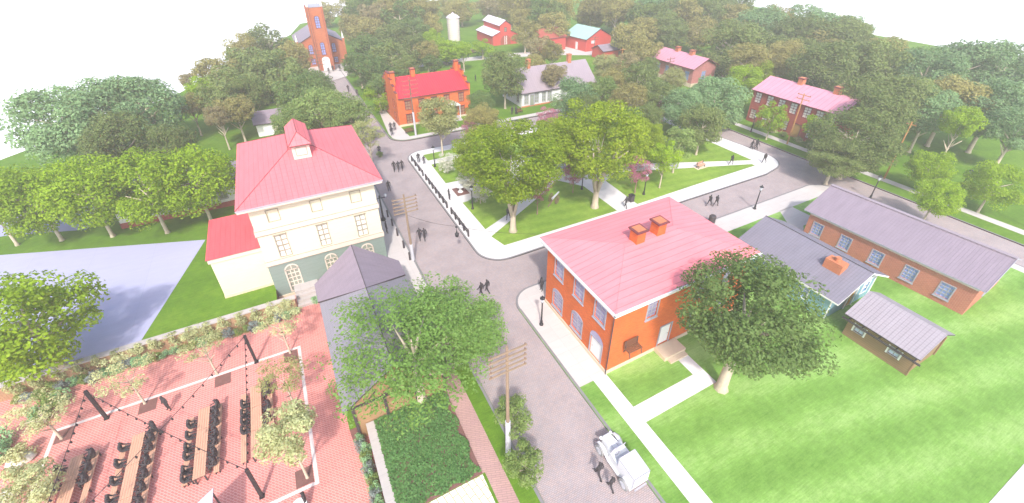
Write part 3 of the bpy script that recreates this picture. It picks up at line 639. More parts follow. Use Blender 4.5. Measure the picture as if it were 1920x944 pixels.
lines(t, [((3.7, -0.75, 4.77), (3.7, D_+0.5, 4.77))], 0.035)
c = MB(); c.box(1.9, 1.0, 3.3, 2.9, 2.6, 4.9); ch = c.build('chimney', M['chimney'], t); c = MB(); c.lathe([(0.26, 0), (0.22, 0.35), (0.26, 0.38)], 10, (2.4, 1.8, 4.902)); c.build('chimney_pot', M['chimney'], ch)

# brown log shed
t = thing('log_shed', 'small brown log shed with a pale shingle roof on the open lawn', 'shed', (39.65, 6.0, 0))
W_, D_ = 4.6, 5.05
hs = {'W': [(1.0, 1.66, 1.0, 1.76), (3.72, 4.38, 1.0, 1.76)]}
walls(t, M['shedwall'], 0, W_, 0, D_, 0, 2.25, hs, gable='y', zr=3.5)
for h in hs['W']: 
    w1 = window(t, 'W', 0, *h, M['grey_trim'], M['pane_ice'], 2, 2, fw=0.06, bar=0.05)
    for a in (h[0]-0.2, h[1]+0.08): s = MB(); fbox(s, fmap('W', 0), a, a+0.12, 0.92, 1.84, 0.004, 0.05); s.build('shutter', M['white'], w1)
gable_roof(t, [M['slate_shed'], M['dark_trim']], -0.5, W_+0.5, -0.35, D_+0.35, 2.45, 3.9, 'y', 0.1)
b = MB(); b.box(-0.5, -0.5, 1.86, -0.36, D_+0.4, 1.98); [b.box(-0.5, y, 1.98, -0.004, y+0.1, 2.08) for y in (-0.1, 1.2, 2.5, 3.8, 4.9)]; b.build('awning_rail', M['dark_trim'], t)
for xx in (0.05, W_-0.05): b = MB(); b.tube((xx, -0.06, 0), (xx, -0.06, 2.2), 0.06, 0.06, 6); b.build('corner_log', M['shedwall'], t)

# church
t = thing('church', 'orange brick church with a tall square tower and white pinnacles', 'church', (5.8, 130.3, 0))
hs = {'S': [(2.65, 3.6, 3.4, 5.3), (8.7, 9.6, 3.4, 5.3), (2.65, 3.6, 0.6, 2.0), (8.7, 9.6, 0.6, 2.0)], 'W': [(9.5+3*i, 10.5+3*i, 2, 5) for i in range(4)], 'E': [(9.5+3*i, 10.5+3*i, 2, 5) for i in range(4)]}
walls(t, M['orange2'], 0, 12, 6.7, 22, 0, 6.0, hs, gable='y', zr=9.1)
for fc, d in (('S', 6.7), ('W', 0), ('E', 12)):
    for h in hs[fc]: window(t, fc, d, *h, M['redtrim'], M['pane_blue'], 2, 3, arch=h[3] > 4, fw=0.12, bar=0.08)
gable_roof(t, [M['slate_lilac'], M['dark_trim']], -0.3, 12.3, 6.5, 22.3, 6.1, 9.4, 'y', 0.2)
hs = {'S': [(5.2, 6.2, 11.0, 13.3), (5.2, 6.1, 4.3, 6.9)], 'W': [(2.8, 3.8, 11.0, 13.3)], 'E': [(2.8, 3.8, 11.0, 13.3)]}
tw = walls(t, M['orange2'], 4.0, 7.4, 0, 6.6, 0, 16, hs, name='tower')
for h in hs['S']: window(tw, 'S', 0, *h, M['redtrim'], M['pane_blue'], 2, 4, arch=True, fw=0.14, bar=0.09)
window(tw, 'W', 4.0, *hs['W'][0], M['redtrim'], M['pane_blue'], 2, 4, arch=True, fw=0.14, bar=0.09); window(tw, 'E', 7.4, *hs['E'][0], M['redtrim'], M['pane_blue'], 2, 4, arch=True, fw=0.14, bar=0.09)
b = MB()
for x in (4.0, 7.4): b.box(x-0.22, -0.22, 0, x+0.22, 0.22, 16.05)
for x in (4.0, 7.4): b.box(x-0.2, 6.3, 0, x+0.2, 6.7, 16.05)
b.build('buttress', M['orange2'], tw)
b = MB(); [b.box(x-0.04, -0.25, 0, x+0.04, -0.222, 16.05) for x in (3.82, 4.2, 7.2, 7.58)]; b.build('pilaster_edge', M['redtrim'], tw)
b = MB(); b.box(3.9, -0.1, 15.9, 7.5, 6.7, 16.02); b.build('tower_roof', M['grey_trim'], tw)
for x in (4.0, 7.4):
    for y in (0, 6.5): b = MB(); b.lathe([(0.27, 0), (0.24, 0.5), (0.02, 2.2)], 8, (x, y, 16.06)); b.build('pinnacle', M['white'], tw)
for x in (0, 12):
    b = MB(); b.box(x-0.28, 6.4, 0, x+0.28, 6.96, 6.9); bo = b.build('buttress', M['orange2'], t); b = MB(); b.lathe([(0.3, 0), (0.27, 0.4), (0.02, 1.9)], 8, (x, 6.68, 6.902)); b.build('pinnacle', M['white'], bo)
door(t, 'S', -0.2, 4.95, 6.5, 0.1, 2.8, M['white'], M['door_white'], fw=0.2, arch=True, panemat=M['white'], handle=False)
b = MB(); b.box(4.0, -1.2, 0, 7.6, -0.25, 0.25); b.build('door_step', M['cap'], t)

# stepped gable brick house
t = thing('gabled_brick_house', 'two storey orange brick house with stepped gables and a bright red roof', 'house', (17.7, 80.3, 0))
W_, D_ = 14.7, 11.0
us = [1.55, 4.2, 6.7, 9.3, 12.3]
hs = {'S': [(u, u+0.95, 3.15, 4.75) for u in us] + [(u, u+0.95, 0.5, 2.1) for u in (1.55, 4.2, 6.7, 12.3)] + [(10.4, 11.6, 0.2, 2.3)], 'W': [(2, 2.9, 3.15, 4.7), (7.6, 8.5, 3.15, 4.7), (2, 2.9, 0.5, 2.1), (7.6, 8.5, 0.5, 2.1)]}
walls(t, M['orange'], 0, W_, 0, D_, 0, 5.4, hs)
for h in hs['S'][:9]: window(t, 'S', 0, *h, M['redtrim'], M['pane_brown'], 2, 3, fw=0.1, bar=0.07, hood=True)
for h in hs['W']: window(t, 'W', 0, *h, M['redtrim'], M['pane_brown'], 2, 3, fw=0.1, bar=0.07)
door(t, 'S', 0, 10.4, 11.6, 0.2, 2.3, M['redtrim'], M['dark_trim'])
gable_roof(t, [M['roof_red'], M['redtrim']], 0.32, W_-0.32, -0.3, D_+0.3, 5.5, 8.0, 'x', 0.15)
for x in (0, W_-0.34):
    b = MB()
    for i, (a, z) in enumerate(((0, 6.5), (1.5, 7.4), (3.0, 8.3), (4.5, 9.1))): b.box(x+0.001*i, a-0.15, 5.402 if i == 0 else 5.41, x+0.34-0.001*i, D_+0.15-a, z)
    g_ = b.build('stepped_gable', M['orange'], t)
    b = MB()
    for i, (a, z) in enumerate(((0, 6.5), (1.5, 7.4), (3.0, 8.3), (4.5, 9.1))):
        e = (1.5 if i < 3 else 2.15)
        b.box(x-0.04, a-0.2, z+0.002, x+0.38, a-0.2+e, z+0.1)
        if i < 3: b.box(x-0.04, D_+0.2-a-e, z+0.002, x+0.38, D_+0.2-a, z+0.1)
    b.build('gable_coping', M['redtrim'], g_)
chimney(t, 0.6, 3.6, 6.4, 9.4, 0.8, 0.8, M['orange']); chimney(t, 5.0, 5.3, 7.0, 9.2, 0.8, 0.8, M['orange']); chimney(t, W_-0.6, 5.4, 6.4, 9.7, 0.8, 0.8, M['orange'])
b = MB(); b.box(9.9, -1.3, 2.75, 12.0, -0.005, 2.85); b.add([(9.8, -1.4, 2.85), (12.1, -1.4, 2.85), (12.1, 0, 2.85), (9.8, 0, 2.85), (10.95, -1.4, 3.5), (10.95, 0, 3.5)], [(0,1,4),(1,2,5,4),(3,0,4,5)]); [b.tube((x, -1.25, 0.2), (x, -1.25, 2.75), 0.07, 0.07, 6) for x in (10.0, 11.9)]; b.build('porch', M['white'], t)
b = MB(); [b.box(10.0, -1.4-0.4*i, 0, 12.0, -0.01-0.4*i if i == 0 else -1.002-0.4*i, 0.4-0.12*i) for i in range(3)]; b.build('door_step', M['cap'], t)
b = MB(); b.box(-0.06, -0.06, 0, W_, -0.004, 0.4); b.build('plinth', M['beige'], t)

# long white cottage
t = thing('white_cottage', 'long white clapboard house with a steep mauve shingle roof and two chimneys', 'house', (43.5, 79.1, 0))
W_, D_ = 18.6, 9.0
hs = {'S': [(0.7, 1.6, 0.6, 2.6), (3.2, 4.1, 0.6, 2.6), (5.0, 5.9, 0.6, 2.6), (6.4, 7.3, 0.6, 2.6)]+[(u, u+0.9, 0.6, 2.6) for u in (10, 12.5, 15)], 'W': [(1.3, 2.2, 0.8, 2.4), (5.6, 6.5, 0.8, 2.4)]}
walls(t, M['offwhite'], 0, W_, 0, D_, 0, 3.1, hs, gable='x', zr=6.9)
for fc in 'SW':
    for h in hs[fc]: window(t, fc, 0, *h, M['grey_trim'], M['pane_grey'] if fc == 'S' else M['dark_trim'], 2, 3, arch=fc == 'W', fw=0.12, bar=0.08)
door(t, 'S', -0.14, 2.0, 2.9, 0.2, 2.5, M['grey_trim'], M['pane_grey'])
b = MB(); b.box(-0.05, -0.06, 0, W_, -0.004, 0.3); b.build('plinth', M['chimney'], t)
gable_roof(t, [M['slate_mauve'], M['dark_trim']], -0.35, W_+0.4, -0.4, D_+0.4, 3.1, 7.15, 'x', 0.16)
chimney(t, 3.9, 4.5, 6.4, 8.6, 0.8, 0.8, cap=0.1, capmat=M['chimney']); chimney(t, 14.4, 4.5, 6.4, 8.6, 0.8, 0.8, cap=0.1, capmat=M['chimney'])

# silo and barns
t = thing('silo', 'tall pale grey stave silo with a domed cap behind the trees', 'silo', (56.5, 152, 0))
b = MB(); b.tube((0, 0, 0), (0, 0, 7.6), 2.1, 2.1, 20); [b.tube((0, 0, z), (0, 0, z+0.07), 2.14, 2.14, 20) for z in (1, 2, 3, 4, 5, 6, 7)]; b.build('drum', M['silo'], t, smooth=False)
b = MB(); b.lathe([(2.35, 0), (2.3, 0.1), (1.6, 0.7), (0.7, 1.1), (0.3, 1.2), (0.3, 1.5), (0.05, 1.6)], 20, (0, 0, 7.6)); b.build('cap', M['roof_white'], t)
t = thing('monitor_barn', 'red barn with a raised middle roof and pale lean-to roofs', 'barn', (64.7, 137.8, 0))
walls(t, M['barnred'], 0, 9.4, 0, 13, 0, 3.2, {'W': []}, name='wall'); walls(t, M['barnred'], 2.7, 6.7, 0.01, 13, 3.2, 6.2, {'S': [(4.3, 5.1, 4.2, 5.4)]}, gable='y', zr=7.5, name='raised_wall')
window(t, 'S', 0.0, 4.3, 5.1, 4.2, 5.4, M['dark_trim'], M['pane_grey'], 2, 2)
b = MB()
for q in ([(-0.4, -0.3, 3.15), (2.7, -0.3, 4.4), (2.7, 13.2, 4.4), (-0.4, 13.2, 3.15)], [(9.8, 13.2, 3.15), (6.7, 13.2, 4.4), (6.7, -0.3, 4.4), (9.8, -0.3, 3.15)]):
    b.add(q+[(x, y, z-0.12) for x, y, z in q], [(0,3,2,1)], 0); b.add(q+[(x, y, z-0.12) for x, y, z in q], [(4,5,6,7),(0,1,5,4),(1,2,6,5),(2,3,7,6),(3,0,4,7)], 1)
b.build('lean_to_roof', [M['roof_white'], M['dark_trim']], t)
q = MB(); q.add([(0, 0, 3.2), (2.7, 0, 4.4), (2.7, 0, 3.2)], [(0, 2, 1)]); q.add([(9.4, 0, 3.2), (6.7, 0, 4.4), (6.7, 0, 3.2)], [(0, 1, 2)]); q.build('side_gable', M['barnred'], t)
gable_roof(t, [M['roof_white'], M['dark_trim']], 2.3, 7.1, -0.3, 13.2, 6.15, 7.75, 'y', 0.14)
f = fmap('S', 0); b = MB(); n = 12; pts = [(4.7+1.9*math.cos(PI*i/n), 1.1+1.9*math.sin(PI*i/n)) for i in range(n+1)]
fquad(b, f, [(2.8, 0.05)]+pts[::-1]+[(6.6, 0.05)], 0.03); dr = b.build('barn_door', M['redbrick'], t)
b = MB(); fbox(b, f, 4.3, 4.5, 0.1, 2.8, 0.034, 0.08); fbox(b, f, 4.95, 5.15, 0.1, 2.8, 0.034, 0.08); b.build('door_trim', M['white'], dr)
t = thing('teal_roof_barn', 'bright red barn with a pale teal metal roof at the wood edge', 'barn', (86.7, 116.2, 0), R(7))
walls(t, M['barnred'], 0, 10.8, 0, 10.5, 0, 3.7, {'S': [(2.2, 3.6, 2.3, 3.0)], 'W': [(4, 4.8, 0.1, 2.2)]}, gable='y', zr=6.2)
window(t, 'S', 0, 2.2, 3.6, 2.3, 3.0, M['white'], M['white'], 2, 1); door(t, 'W', 0, 4, 4.8, 0.1, 2.2, M['white'], M['door_white'])
gable_roof(t, [M['roof_teal'], M['dark_trim']], -0.35, 11.15, -0.3, 10.8, 3.7, 6.45, 'y', 0.14)
t = thing('red_shed', 'low red shed with a grey lilac roof in front of the teal roofed barn', 'shed', (84.9, 105.2, 0), R(3))
walls(t, M['barnred'], 0, 9.0, 0, 5.0, 0, 2.3, {'S': [(6, 7, 0.8, 1.7)]}, gable='x', zr=3.5); window(t, 'S', 0, 6, 7, 0.8, 1.7, M['dark_trim'], M['pane_brown'], 2, 2)
gable_roof(t, [M['slate_lilac'], M['dark_trim']], -0.35, 9.35, -0.35, 5.35, 2.4, 3.8, 'x', 0.13)
t = thing('red_barn', 'dark red barn mostly hidden by trees left of the teal roofed barn', 'barn', (73.5, 121.5, 0), R(5))
walls(t, M['barnred'], 0, 9.6, 0, 9, 0, 4.0, {'S': [(4, 5.4, 0.1, 2.4)]}, gable='x', zr=6.0); door(t, 'S', 0, 4, 5.4, 0.1, 2.4, M['dark_trim'], M['redbrick'])
gable_roof(t, [M['redbrick'], M['dark_trim']], -0.35, 9.95, -0.35, 9.35, 4.0, 6.2, 'x', 0.13)

# pink brick depot
t = thing('pink_depot', 'pink brick building with a pink metal roof, blue windows and two chimneys', 'building', (86.2, 73.0, 0))
W_, D_ = 7.4, 13.8
hs = {'W': [(u, u+1.2, 1.5, 3.4) for u in (1.2, 4.4, 7.6, 10.8)], 'S': [(3.0, 4.2, 1.5, 3.4)]}
walls(t, M['pinkbrick'], 0, W_, 0, D_, 0.9, 4.5, hs, gable='y', zr=6.1); b = MB(); b.box(-0.05, -0.05, 0, W_+0.05, D_+0.05, 0.9); b.build('plinth', M['beige'], t)
for fc in 'WS':
    for h in hs[fc]: window(t, fc, 0, *h, M['grey_trim'], M['pane_blue'], 2, 3, fw=0.12, bar=0.1)
gable_roof(t, [M['roof_pink_y'], M['redtrim']], -0.7, W_+0.7, -0.6, D_+0.6, 4.45, 6.5, 'y', 0.14)
chimney(t, 3.7, 4.6, 5.9, 7.3, 1.0, 1.0); chimney(t, 3.7, 9.2, 5.9, 7.3, 1.0, 1.0)

# red brick row house
t = thing('row_house', 'red brick house with white paned windows and an ochre door under a pink roof', 'house', (79.2, 36.3, 0))
W_, D_ = 8.4, 15.8
us = [14.0, 11.6, 9.3, 7.0, 4.5, 2.4, 0.4]
hs = {'W': [(u, u+1.15, 3.9, 5.7) for u in us] + [(u, u+1.1, 0.7, 2.4) for u in (14.2, 11.6, 7.6, 2.9, 0.4)] + [(5.2, 6.5, 0.1, 2.4)], 'S': [(2, 3, 3.9, 5.6), (5.4, 6.4, 3.9, 5.6), (2, 3, 0.7, 2.4), (5.4, 6.4, 0.7, 2.4)]}
walls(t, M['redbrick'], 0, W_, 0, D_, 0, 6.1, hs, gable='y', zr=7.9)
for h in hs['W'][:-1]: window(t, 'W', 0, *h, M['redtrim'], M['pane_pale'], 2, 4, fw=0.1, bar=0.06)
for h in hs['S']: window(t, 'S', 0, *h, M['redtrim'], M['pane_pale'], 2, 4, fw=0.1, bar=0.06)
door(t, 'W', 0, 5.2, 6.5, 0.1, 2.4, M['redtrim'], M['door_wood'])
gable_roof(t, [M['roof_pink_y'], M['redtrim']], -0.4, W_+0.4, -0.3, D_+0.3, 6.1, 8.1, 'y', 0.14)
chimney(t, 4.2, 3.6, 7.6, 9.0, 0.9, 0.9); chimney(t, 4.2, 10.0, 7.6, 9.0, 0.9, 0.9)

# low building behind the row of trees, and the little white shed
t = thing('low_white_building', 'long low white building on a brown brick base behind the row of trees', 'building', (-22.2, 62.6, 0))
W_, D_ = 15.2, 7.6
walls(t, M['offwhite'], 0, W_, 0, D_, 0.75, 3.1, {}, gable='x', zr=4.5); b = MB(); b.box(-0.06, -0.06, 0, W_+0.06, D_+0.06, 0.75); b.build('brick_base', M['redbrick'], t)
for u in (3, 7, 11, 13.5): window(t, 'S', -0.12, u, u+0.9, 1.3, 2.5, M['grey_trim'], M['pane_grey'], 2, 2)
gable_roof(t, [M['slate_lilac'], M['dark_trim']], -0.3, W_+0.3, -0.3, D_+0.3, 3.1, 4.7, 'x', 0.13)
t = thing('white_shed', 'small white shed with a lilac roof and one square window beyond the cream house', 'shed', (-6.3, 87.5, 0))
walls(t, M['white'], 0, 5.0, 0, 5.0, 0, 2.4, {'S': [(2.7, 3.7, 0.7, 2.1)]}, gable='x', zr=3.7); window(t, 'S', 0, 2.7, 3.7, 0.7, 2.1, M['tan_frame'], M['pane_cream'], 2, 3, bar=0.1)
gable_roof(t, [M['slate_lilac'], M['dark_trim']], -0.35, 5.35, -0.4, 5.4, 2.4, 4.0, 'x', 0.13)
t = thing('arbor', 'dark slatted garden arbor on the grass behind the white shed', 'arbor', (-6.5, 106, 0))
for x in (0, 2.2, 4.4): b = MB(); b.tube((x, 0, 0), (x, 0, 2.1), 0.12, 0.12, 6); b.build('post', M['dark_trim'], t)
b = MB(); b.box(-0.3, -0.15, 2.0, 4.7, 0.15, 2.2); [b.box(0.3+0.6*i, -0.5, 2.2, 0.42+0.6*i, 0.6, 2.34) for i in range(7)]; b.box(0, -0.05, 0.5, 4.4, 0.05, 0.62); b.build('beam', M['dark_trim'], t)

# ------------------------------------------------------------------ air
b = MB(); b.box(-75, -30, -3.2, 262, 290, 33.5)
hz = b.build('haze', bpy.data.materials.new('haze_air')); hm = hz.data.materials[0]; hm.use_nodes = True; ht = hm.node_tree; ht.nodes.clear()
pv = ht.nodes.new('ShaderNodeVolumePrincipled'); pv.inputs['Color'].default_value = (0.95, 0.9, 0.82, 1); pv.inputs['Density'].default_value = 0.0015; pv.inputs['Anisotropy'].default_value = 0.2
ho = ht.nodes.new('ShaderNodeOutputMaterial'); ht.links.new(pv.outputs[0], ho.inputs['Volume']); struct(hz, 'stuff')
SC.cycles.volume_bounces = 1

# ------------------------------------------------------------------ trees
def crown_mesh(name, blobs, leaves, size, seed, flat=0.8, fill=1.0, droop=0.0, blob_r=(0.22, 0.36), rmin=0.35):
    """a crown of unit radius: leaf-sized faces gathered on many uneven clumps"""
    rn = random.Random(seed); V = []; F = []
    cs = []
    for i in range(blobs):
        for _ in range(30):
            p = Vector((rn.uniform(-1, 1), rn.uniform(-1, 1), rn.uniform(-1, 1)))
            if rmin < p.length < 0.86: break
        br = rn.uniform(*blob_r)
        if p.length+br > 1.04: p *= (1.04-br)/p.length
        if rn.random() < 0.12: p *= 1.12
        cs.append((p, br))
    per = leaves//blobs
    for c, br in cs:
        for j in range(per):
            d = Vector((rn.gauss(0, 1), rn.gauss(0, 1), rn.gauss(0, 1)+0.35)).normalized()
            q = c+Vector((d.x*br, d.y*br, d.z*br*flat))*rn.uniform(0.7, 1.08)
            if rn.random() > fill: continue
            nrm = (d+Vector((rn.gauss(0, 0.55), rn.gauss(0, 0.55), rn.gauss(0, 0.4)+0.35))).normalized()
            a = nrm.orthogonal().normalized(); b = nrm.cross(a); an = rn.uniform(0, 6.28); a, b = a*math.cos(an)+b*math.sin(an), b*math.cos(an)-a*math.sin(an)
            s = size*rn.uniform(0.6, 1.35); o = len(V)
            q = q-Vector((0, 0, droop*s))
            V += [tuple(q-a*s*0.5), tuple(q+b*s*0.34), tuple(q+a*s*0.6), tuple(q-b*s*0.34)]; F.append((o, o+1, o+2, o+3))
    me = bpy.data.meshes.new(name); me.from_pydata(V, [], F); me.update(); return me
def trunk_mesh(name, kind, seed, rad=0.055):
    """xy in crown radii, z in tree heights"""
    rn = random.Random(seed); mb = MB()
    if kind == 'vase':
        mb.lathe([(rad*1.9, -0.01), (rad*1.25, 0.03), (rad*1.05, 0.12), (rad*1.15, 0.2)], 9)
        n = 5
        for i in range(n):
            t = 2*PI*i/n+rn.uniform(-.3, .3); p0 = Vector((math.cos(t)*rad*.5, math.sin(t)*rad*.5, 0.17)); p1 = Vector((math.cos(t)*0.17, math.sin(t)*0.17, 0.4)); p2 = Vector((math.cos(t+.2)*0.42, math.sin(t+.2)*0.42, 0.6))
            mb.tube(p0, p1, rad*0.62, rad*0.42, 7); mb.tube(p1, p2, rad*0.42, rad*0.16, 6)
            for k in (-0.7, 0.6): mb.tube(p1.lerp(p2, .3), p2+Vector((math.cos(t+k)*.2, math.sin(t+k)*.2, 0.04)), rad*0.25, rad*0.08, 5)
    else:
        mb.lathe([(rad*1.7, -0.01), (rad*1.1, 0.03), (rad*0.95, 0.2), (rad*0.7, 0.42), (rad*0.3, 0.6), (rad*0.1, 0.7)], 8)
        for i in range(9):
            t = i*2.4+rn.uniform(-.3, .3); z0 = 0.26+0.035*i; p0 = Vector((0, 0, z0)); p1 = Vector((math.cos(t)*0.4, math.sin(t)*0.4, min(z0+0.16, 0.66)))
            mb.tube(p0, p1, rad*0.42, rad*0.12, 5)
    me = mb.mesh(name, M['bark'], True); return me
CR = {
 'dense': [crown_mesh('crown_dense', 50, 15000, 0.06, 11+i, 0.85) for i in range(3)],
 'round': [crown_mesh('crown_round', 70, 14000, 0.055, 21+i, 0.9, 1, 0, (0.2, 0.28), 0.45) for i in range(2)],
 'broad': [crown_mesh('crown_broad', 120, 27000, 0.042, 31+i, 0.6, 1, 0, (0.16, 0.3)) for i in range(2)],
 'lacy': [crown_mesh('crown_lacy', 60, 6000, 0.055, 41+i, 0.7, 0.9, 0, (0.12, 0.24), 0.3) for i in range(2)],
 'wood': [crown_mesh('crown_wood', 36, 6200, 0.082, 51+i, 0.8) for i in range(3)],
 'veil': [crown_mesh('crown_veil', 120, 16000, 0.034, 81, 0.6, 0.8, 0, (0.12, 0.24), 0.15)],
 'wisp': [crown_mesh('crown_wisp', 46, 2900, 0.06, 91+i, 0.7, 0.8, 0, (0.12, 0.22), 0.3) for i in range(2)],
 'shrub': [crown_mesh('shrub_leaves', 18, 900, 0.17, 61+i, 0.9, 1, 0, (0.3, 0.45)) for i in range(3)],
 'small': [crown_mesh('crown_small', 28, 5200, 0.078, 71+i, 0.85, 0.95, 0, (0.2, 0.34)) for i in range(2)],
}
TR = {k: trunk_mesh('trunk_'+k, k, 5) for k in ('vase', 'straight')}
TR['thin'] = trunk_mesh('trunk_thin', 'straight', 6, 0.04); TR['thick'] = trunk_mesh('trunk_thick', 'straight', 8, 0.075)
tcount = [0]
def tree(x, y, h, r, kind, leaf, label, group=None, trunk='straight', bark='bark', hh=None, z=0, name=None, cat='tree', off=(0, 0), rz=None):
    tcount[0] += 1; i = tcount[0]
    t = thing(name or 'tree', label, cat, (x, y, z), (i*1.7) % 6.28 if rz is None else rz, group)
    hh = hh or min(r*0.95, h*0.46)
    me = CR[kind][i % len(CR[kind])]
    if not me.materials: me.materials.append(None)
    o = bpy.data.objects.new('crown', me); C.objects.link(o); o.parent = t; o.location = (off[0], off[1], h-hh); o.scale = (r, r, hh)
    o.material_slots[0].link = 'OBJECT'; o.material_slots[0].material = L[leaf]
    k = bpy.data.objects.new('trunk', TR[trunk]); C.objects.link(k); k.parent = t; k.scale = (r, r, h*0.98)
    k.material_slots[0].link = 'OBJECT'; k.material_slots[0].material = M[bark]
    return t
def treeat(cx, cy, rp, kind, leaf, label, base=None, hc=None, **kw):
    """a tree surveyed from the aerial view: where its crown centre and (if visible) its foot are"""
    z = kw.pop('z', 0)
    if base:
        p = spot(*base, z); lo, hi = z, z+16
        for _ in range(40):
            q = (lo+hi)/2
            if seen((p.x, p.y, q))[1] > cy: lo = q
            else: hi = q
        hc = lo; c = spot(cx, cy, hc) if abs(seen((p.x, p.y, hc))[0]-cx) < 60 else Vector((p.x, p.y, hc))
        p = Vector((c.x*0.5+p.x*0.5, c.y*0.3+p.y*0.7, z))
    else:
        p = spot(cx, cy, hc+z); hc = hc+z
    k = seen((p.x, p.y, hc))[2]; r = rp*k/F_
    hh = min(kw.pop('asp', 0.9)*r, (hc-z)*0.92)
    return tree(p.x, p.y, hc+hh-z, r, kind, leaf, label, hh=hh, z=z, **kw)

# row of five street trees by the parking lot
for i, (cx, cy, rp, bx, by) in enumerate(((-14, 372, 70, 13, 462), (72, 372, 78, 108, 452), (165, 358, 80, 209, 444), (272, 350, 80, 313, 437), (365, 338, 76, 395, 415))):
    treeat(cx, cy, rp, 'round', 'street', ORD[i]+' from the left of the olive green street trees behind the parking lot', base=(bx, by), group='row of street trees by the parking lot', trunk='thin', asp=0.92, name='street_tree')
treeat(48, 598, 122, 'round', 'street', 'big olive green tree at the near edge of the pale parking lot', base=(113, 690), trunk='straight', name='broadleaf_tree', asp=0.9)
# large blue green trees at the upper left
big = [(125, 235, 88, 'teal', 'blue green tree standing far left on the edge of the grounds'), (215, 205, 72, 'teal', 'blue green tree behind and between the two large ones on the left'), (266, 208, 78, 'teal', 'largest blue green tree on the left, right of its neighbour'), (225, 262, 62, 'deep', 'darker green tree low between the two large blue green ones'), (322, 268, 42, 'deep', 'small dark tree right of the large blue green ones')]
for cx, cy, rp, lf, lb in big: treeat(cx, cy, rp, 'dense', lf, lb, hc=7, trunk='straight', name='broadleaf_tree')
LW = ((352, 150, 16, 'brownish'), (378, 168, 34, 'street'), (400, 190, 42, 'deep'), (408, 140, 42, 'olive'), (440, 160, 48, 'deep'), (455, 95, 38, 'olive'), (470, 130, 55, 'deep'), (505, 80, 44, 'deep'), (515, 135, 55, 'deep'), (545, 110, 40, 'olive'), (548, 165, 52, 'deep'), (408, 218, 26, 'brownish'), (440, 205, 34, 'olive'), (355, 195, 26, 'olive'))
for cx, cy, rp, lf in LW:
    nw = globals().get('nw', 0)+1; treeat(cx, cy, rp, 'wood', lf, {'deep': 'dark green', 'brownish': 'brownish', 'olive': 'olive', 'street': 'lime green'}[lf]+' tree, '+ORD[sorted(v[0] for v in LW).index(cx)]+' from the left in the wood left of the church', hc=6, group='trees left of the church', name='woodland_tree')
treeat(478, 175, 38, 'dense', 'deep', 'dark tree with a pale leaning trunk beside the small white shed', base=(476, 238), trunk='thin', name='broadleaf_tree')
# avenue between cream house and church
for cx, cy, rp, lf, lb in ((565, 185, 52, 'oak', 'green avenue tree in front of the church wall'), (600, 215, 58, 'sage', 'pale green avenue tree directly behind the cupola'), (650, 215, 46, 'sage', 'pale green avenue tree leaning over the street to the church'), (548, 232, 40, 'sage', 'pale green tree just left of the cupola roof'), (688, 250, 34, 'amber', 'loose yellowish tree beside the eave of the cream house'), (590, 168, 40, 'oak', 'dark green avenue tree nearest the church door')):
    treeat(cx, cy, rp, 'dense' if lf != 'amber' else 'lacy', lf, lb, hc=6, trunk='straight', name='avenue_tree')
# trees right of the church and round the stepped house
LG = ((668, 52, 34, 'olive'), (700, 95, 44, 'oak'), (740, 70, 42, 'deep'), (690, 60, 38, 'olive'), (735, 115, 44, 'deep'), (775, 60, 42, 'oak'), (700, 135, 34, 'oak'), (775, 95, 34, 'deep'), (745, 145, 22, 'oak'), (800, 95, 26, 'olive'), (600, 25, 30, 'olive'), (655, 20, 34, 'olive'), (722, 30, 34, 'olive'), (768, 22, 34, 'oak'), (800, 50, 30, 'olive'), (672, 122, 30, 'oak'), (812, 118, 20, 'oak'), (760, 128, 30, 'deep'), (715, 160, 28, 'oak'), (815, 75, 24, 'street'))
for cx, cy, rp, lf in LG:
    treeat(cx, cy, rp, 'wood', lf, ORD[sorted(v[0]*1000+v[1] for v in LG).index(cx*1000+cy)]+' tree from the left in the grove between church and silo', hc=5.5, group='trees right of the church', name='woodland_tree')
treeat(710, 182, 34, 'small', 'street', 'bright yellow green tree between the church street and the stepped gable house', hc=3.2, name='broadleaf_tree')
treeat(690, 150, 26, 'small', 'oak', 'small green tree beside the kerb of the church street', hc=3, name='broadleaf_tree')
treeat(826, 218, 43, 'dense', 'amber', 'round amber green tree in front of the stepped gable house', base=(828, 292), trunk='thin', name='street_tree')
treeat(838, 95, 46, 'wood', 'street', 'olive tree with a short trunk beside the far lane', base=(836, 121), name='broadleaf_tree', asp=0.7)
treeat(905, 92, 26, 'small', 'street', 'small rounded tree in front of the red monitor barn', hc=3, name='broadleaf_tree')
treeat(948, 138, 50, 'dense', 'deep', 'green tree with a pale trunk at the left end of the white cottage', base=(946, 204), trunk='thin', name='broadleaf_tree')
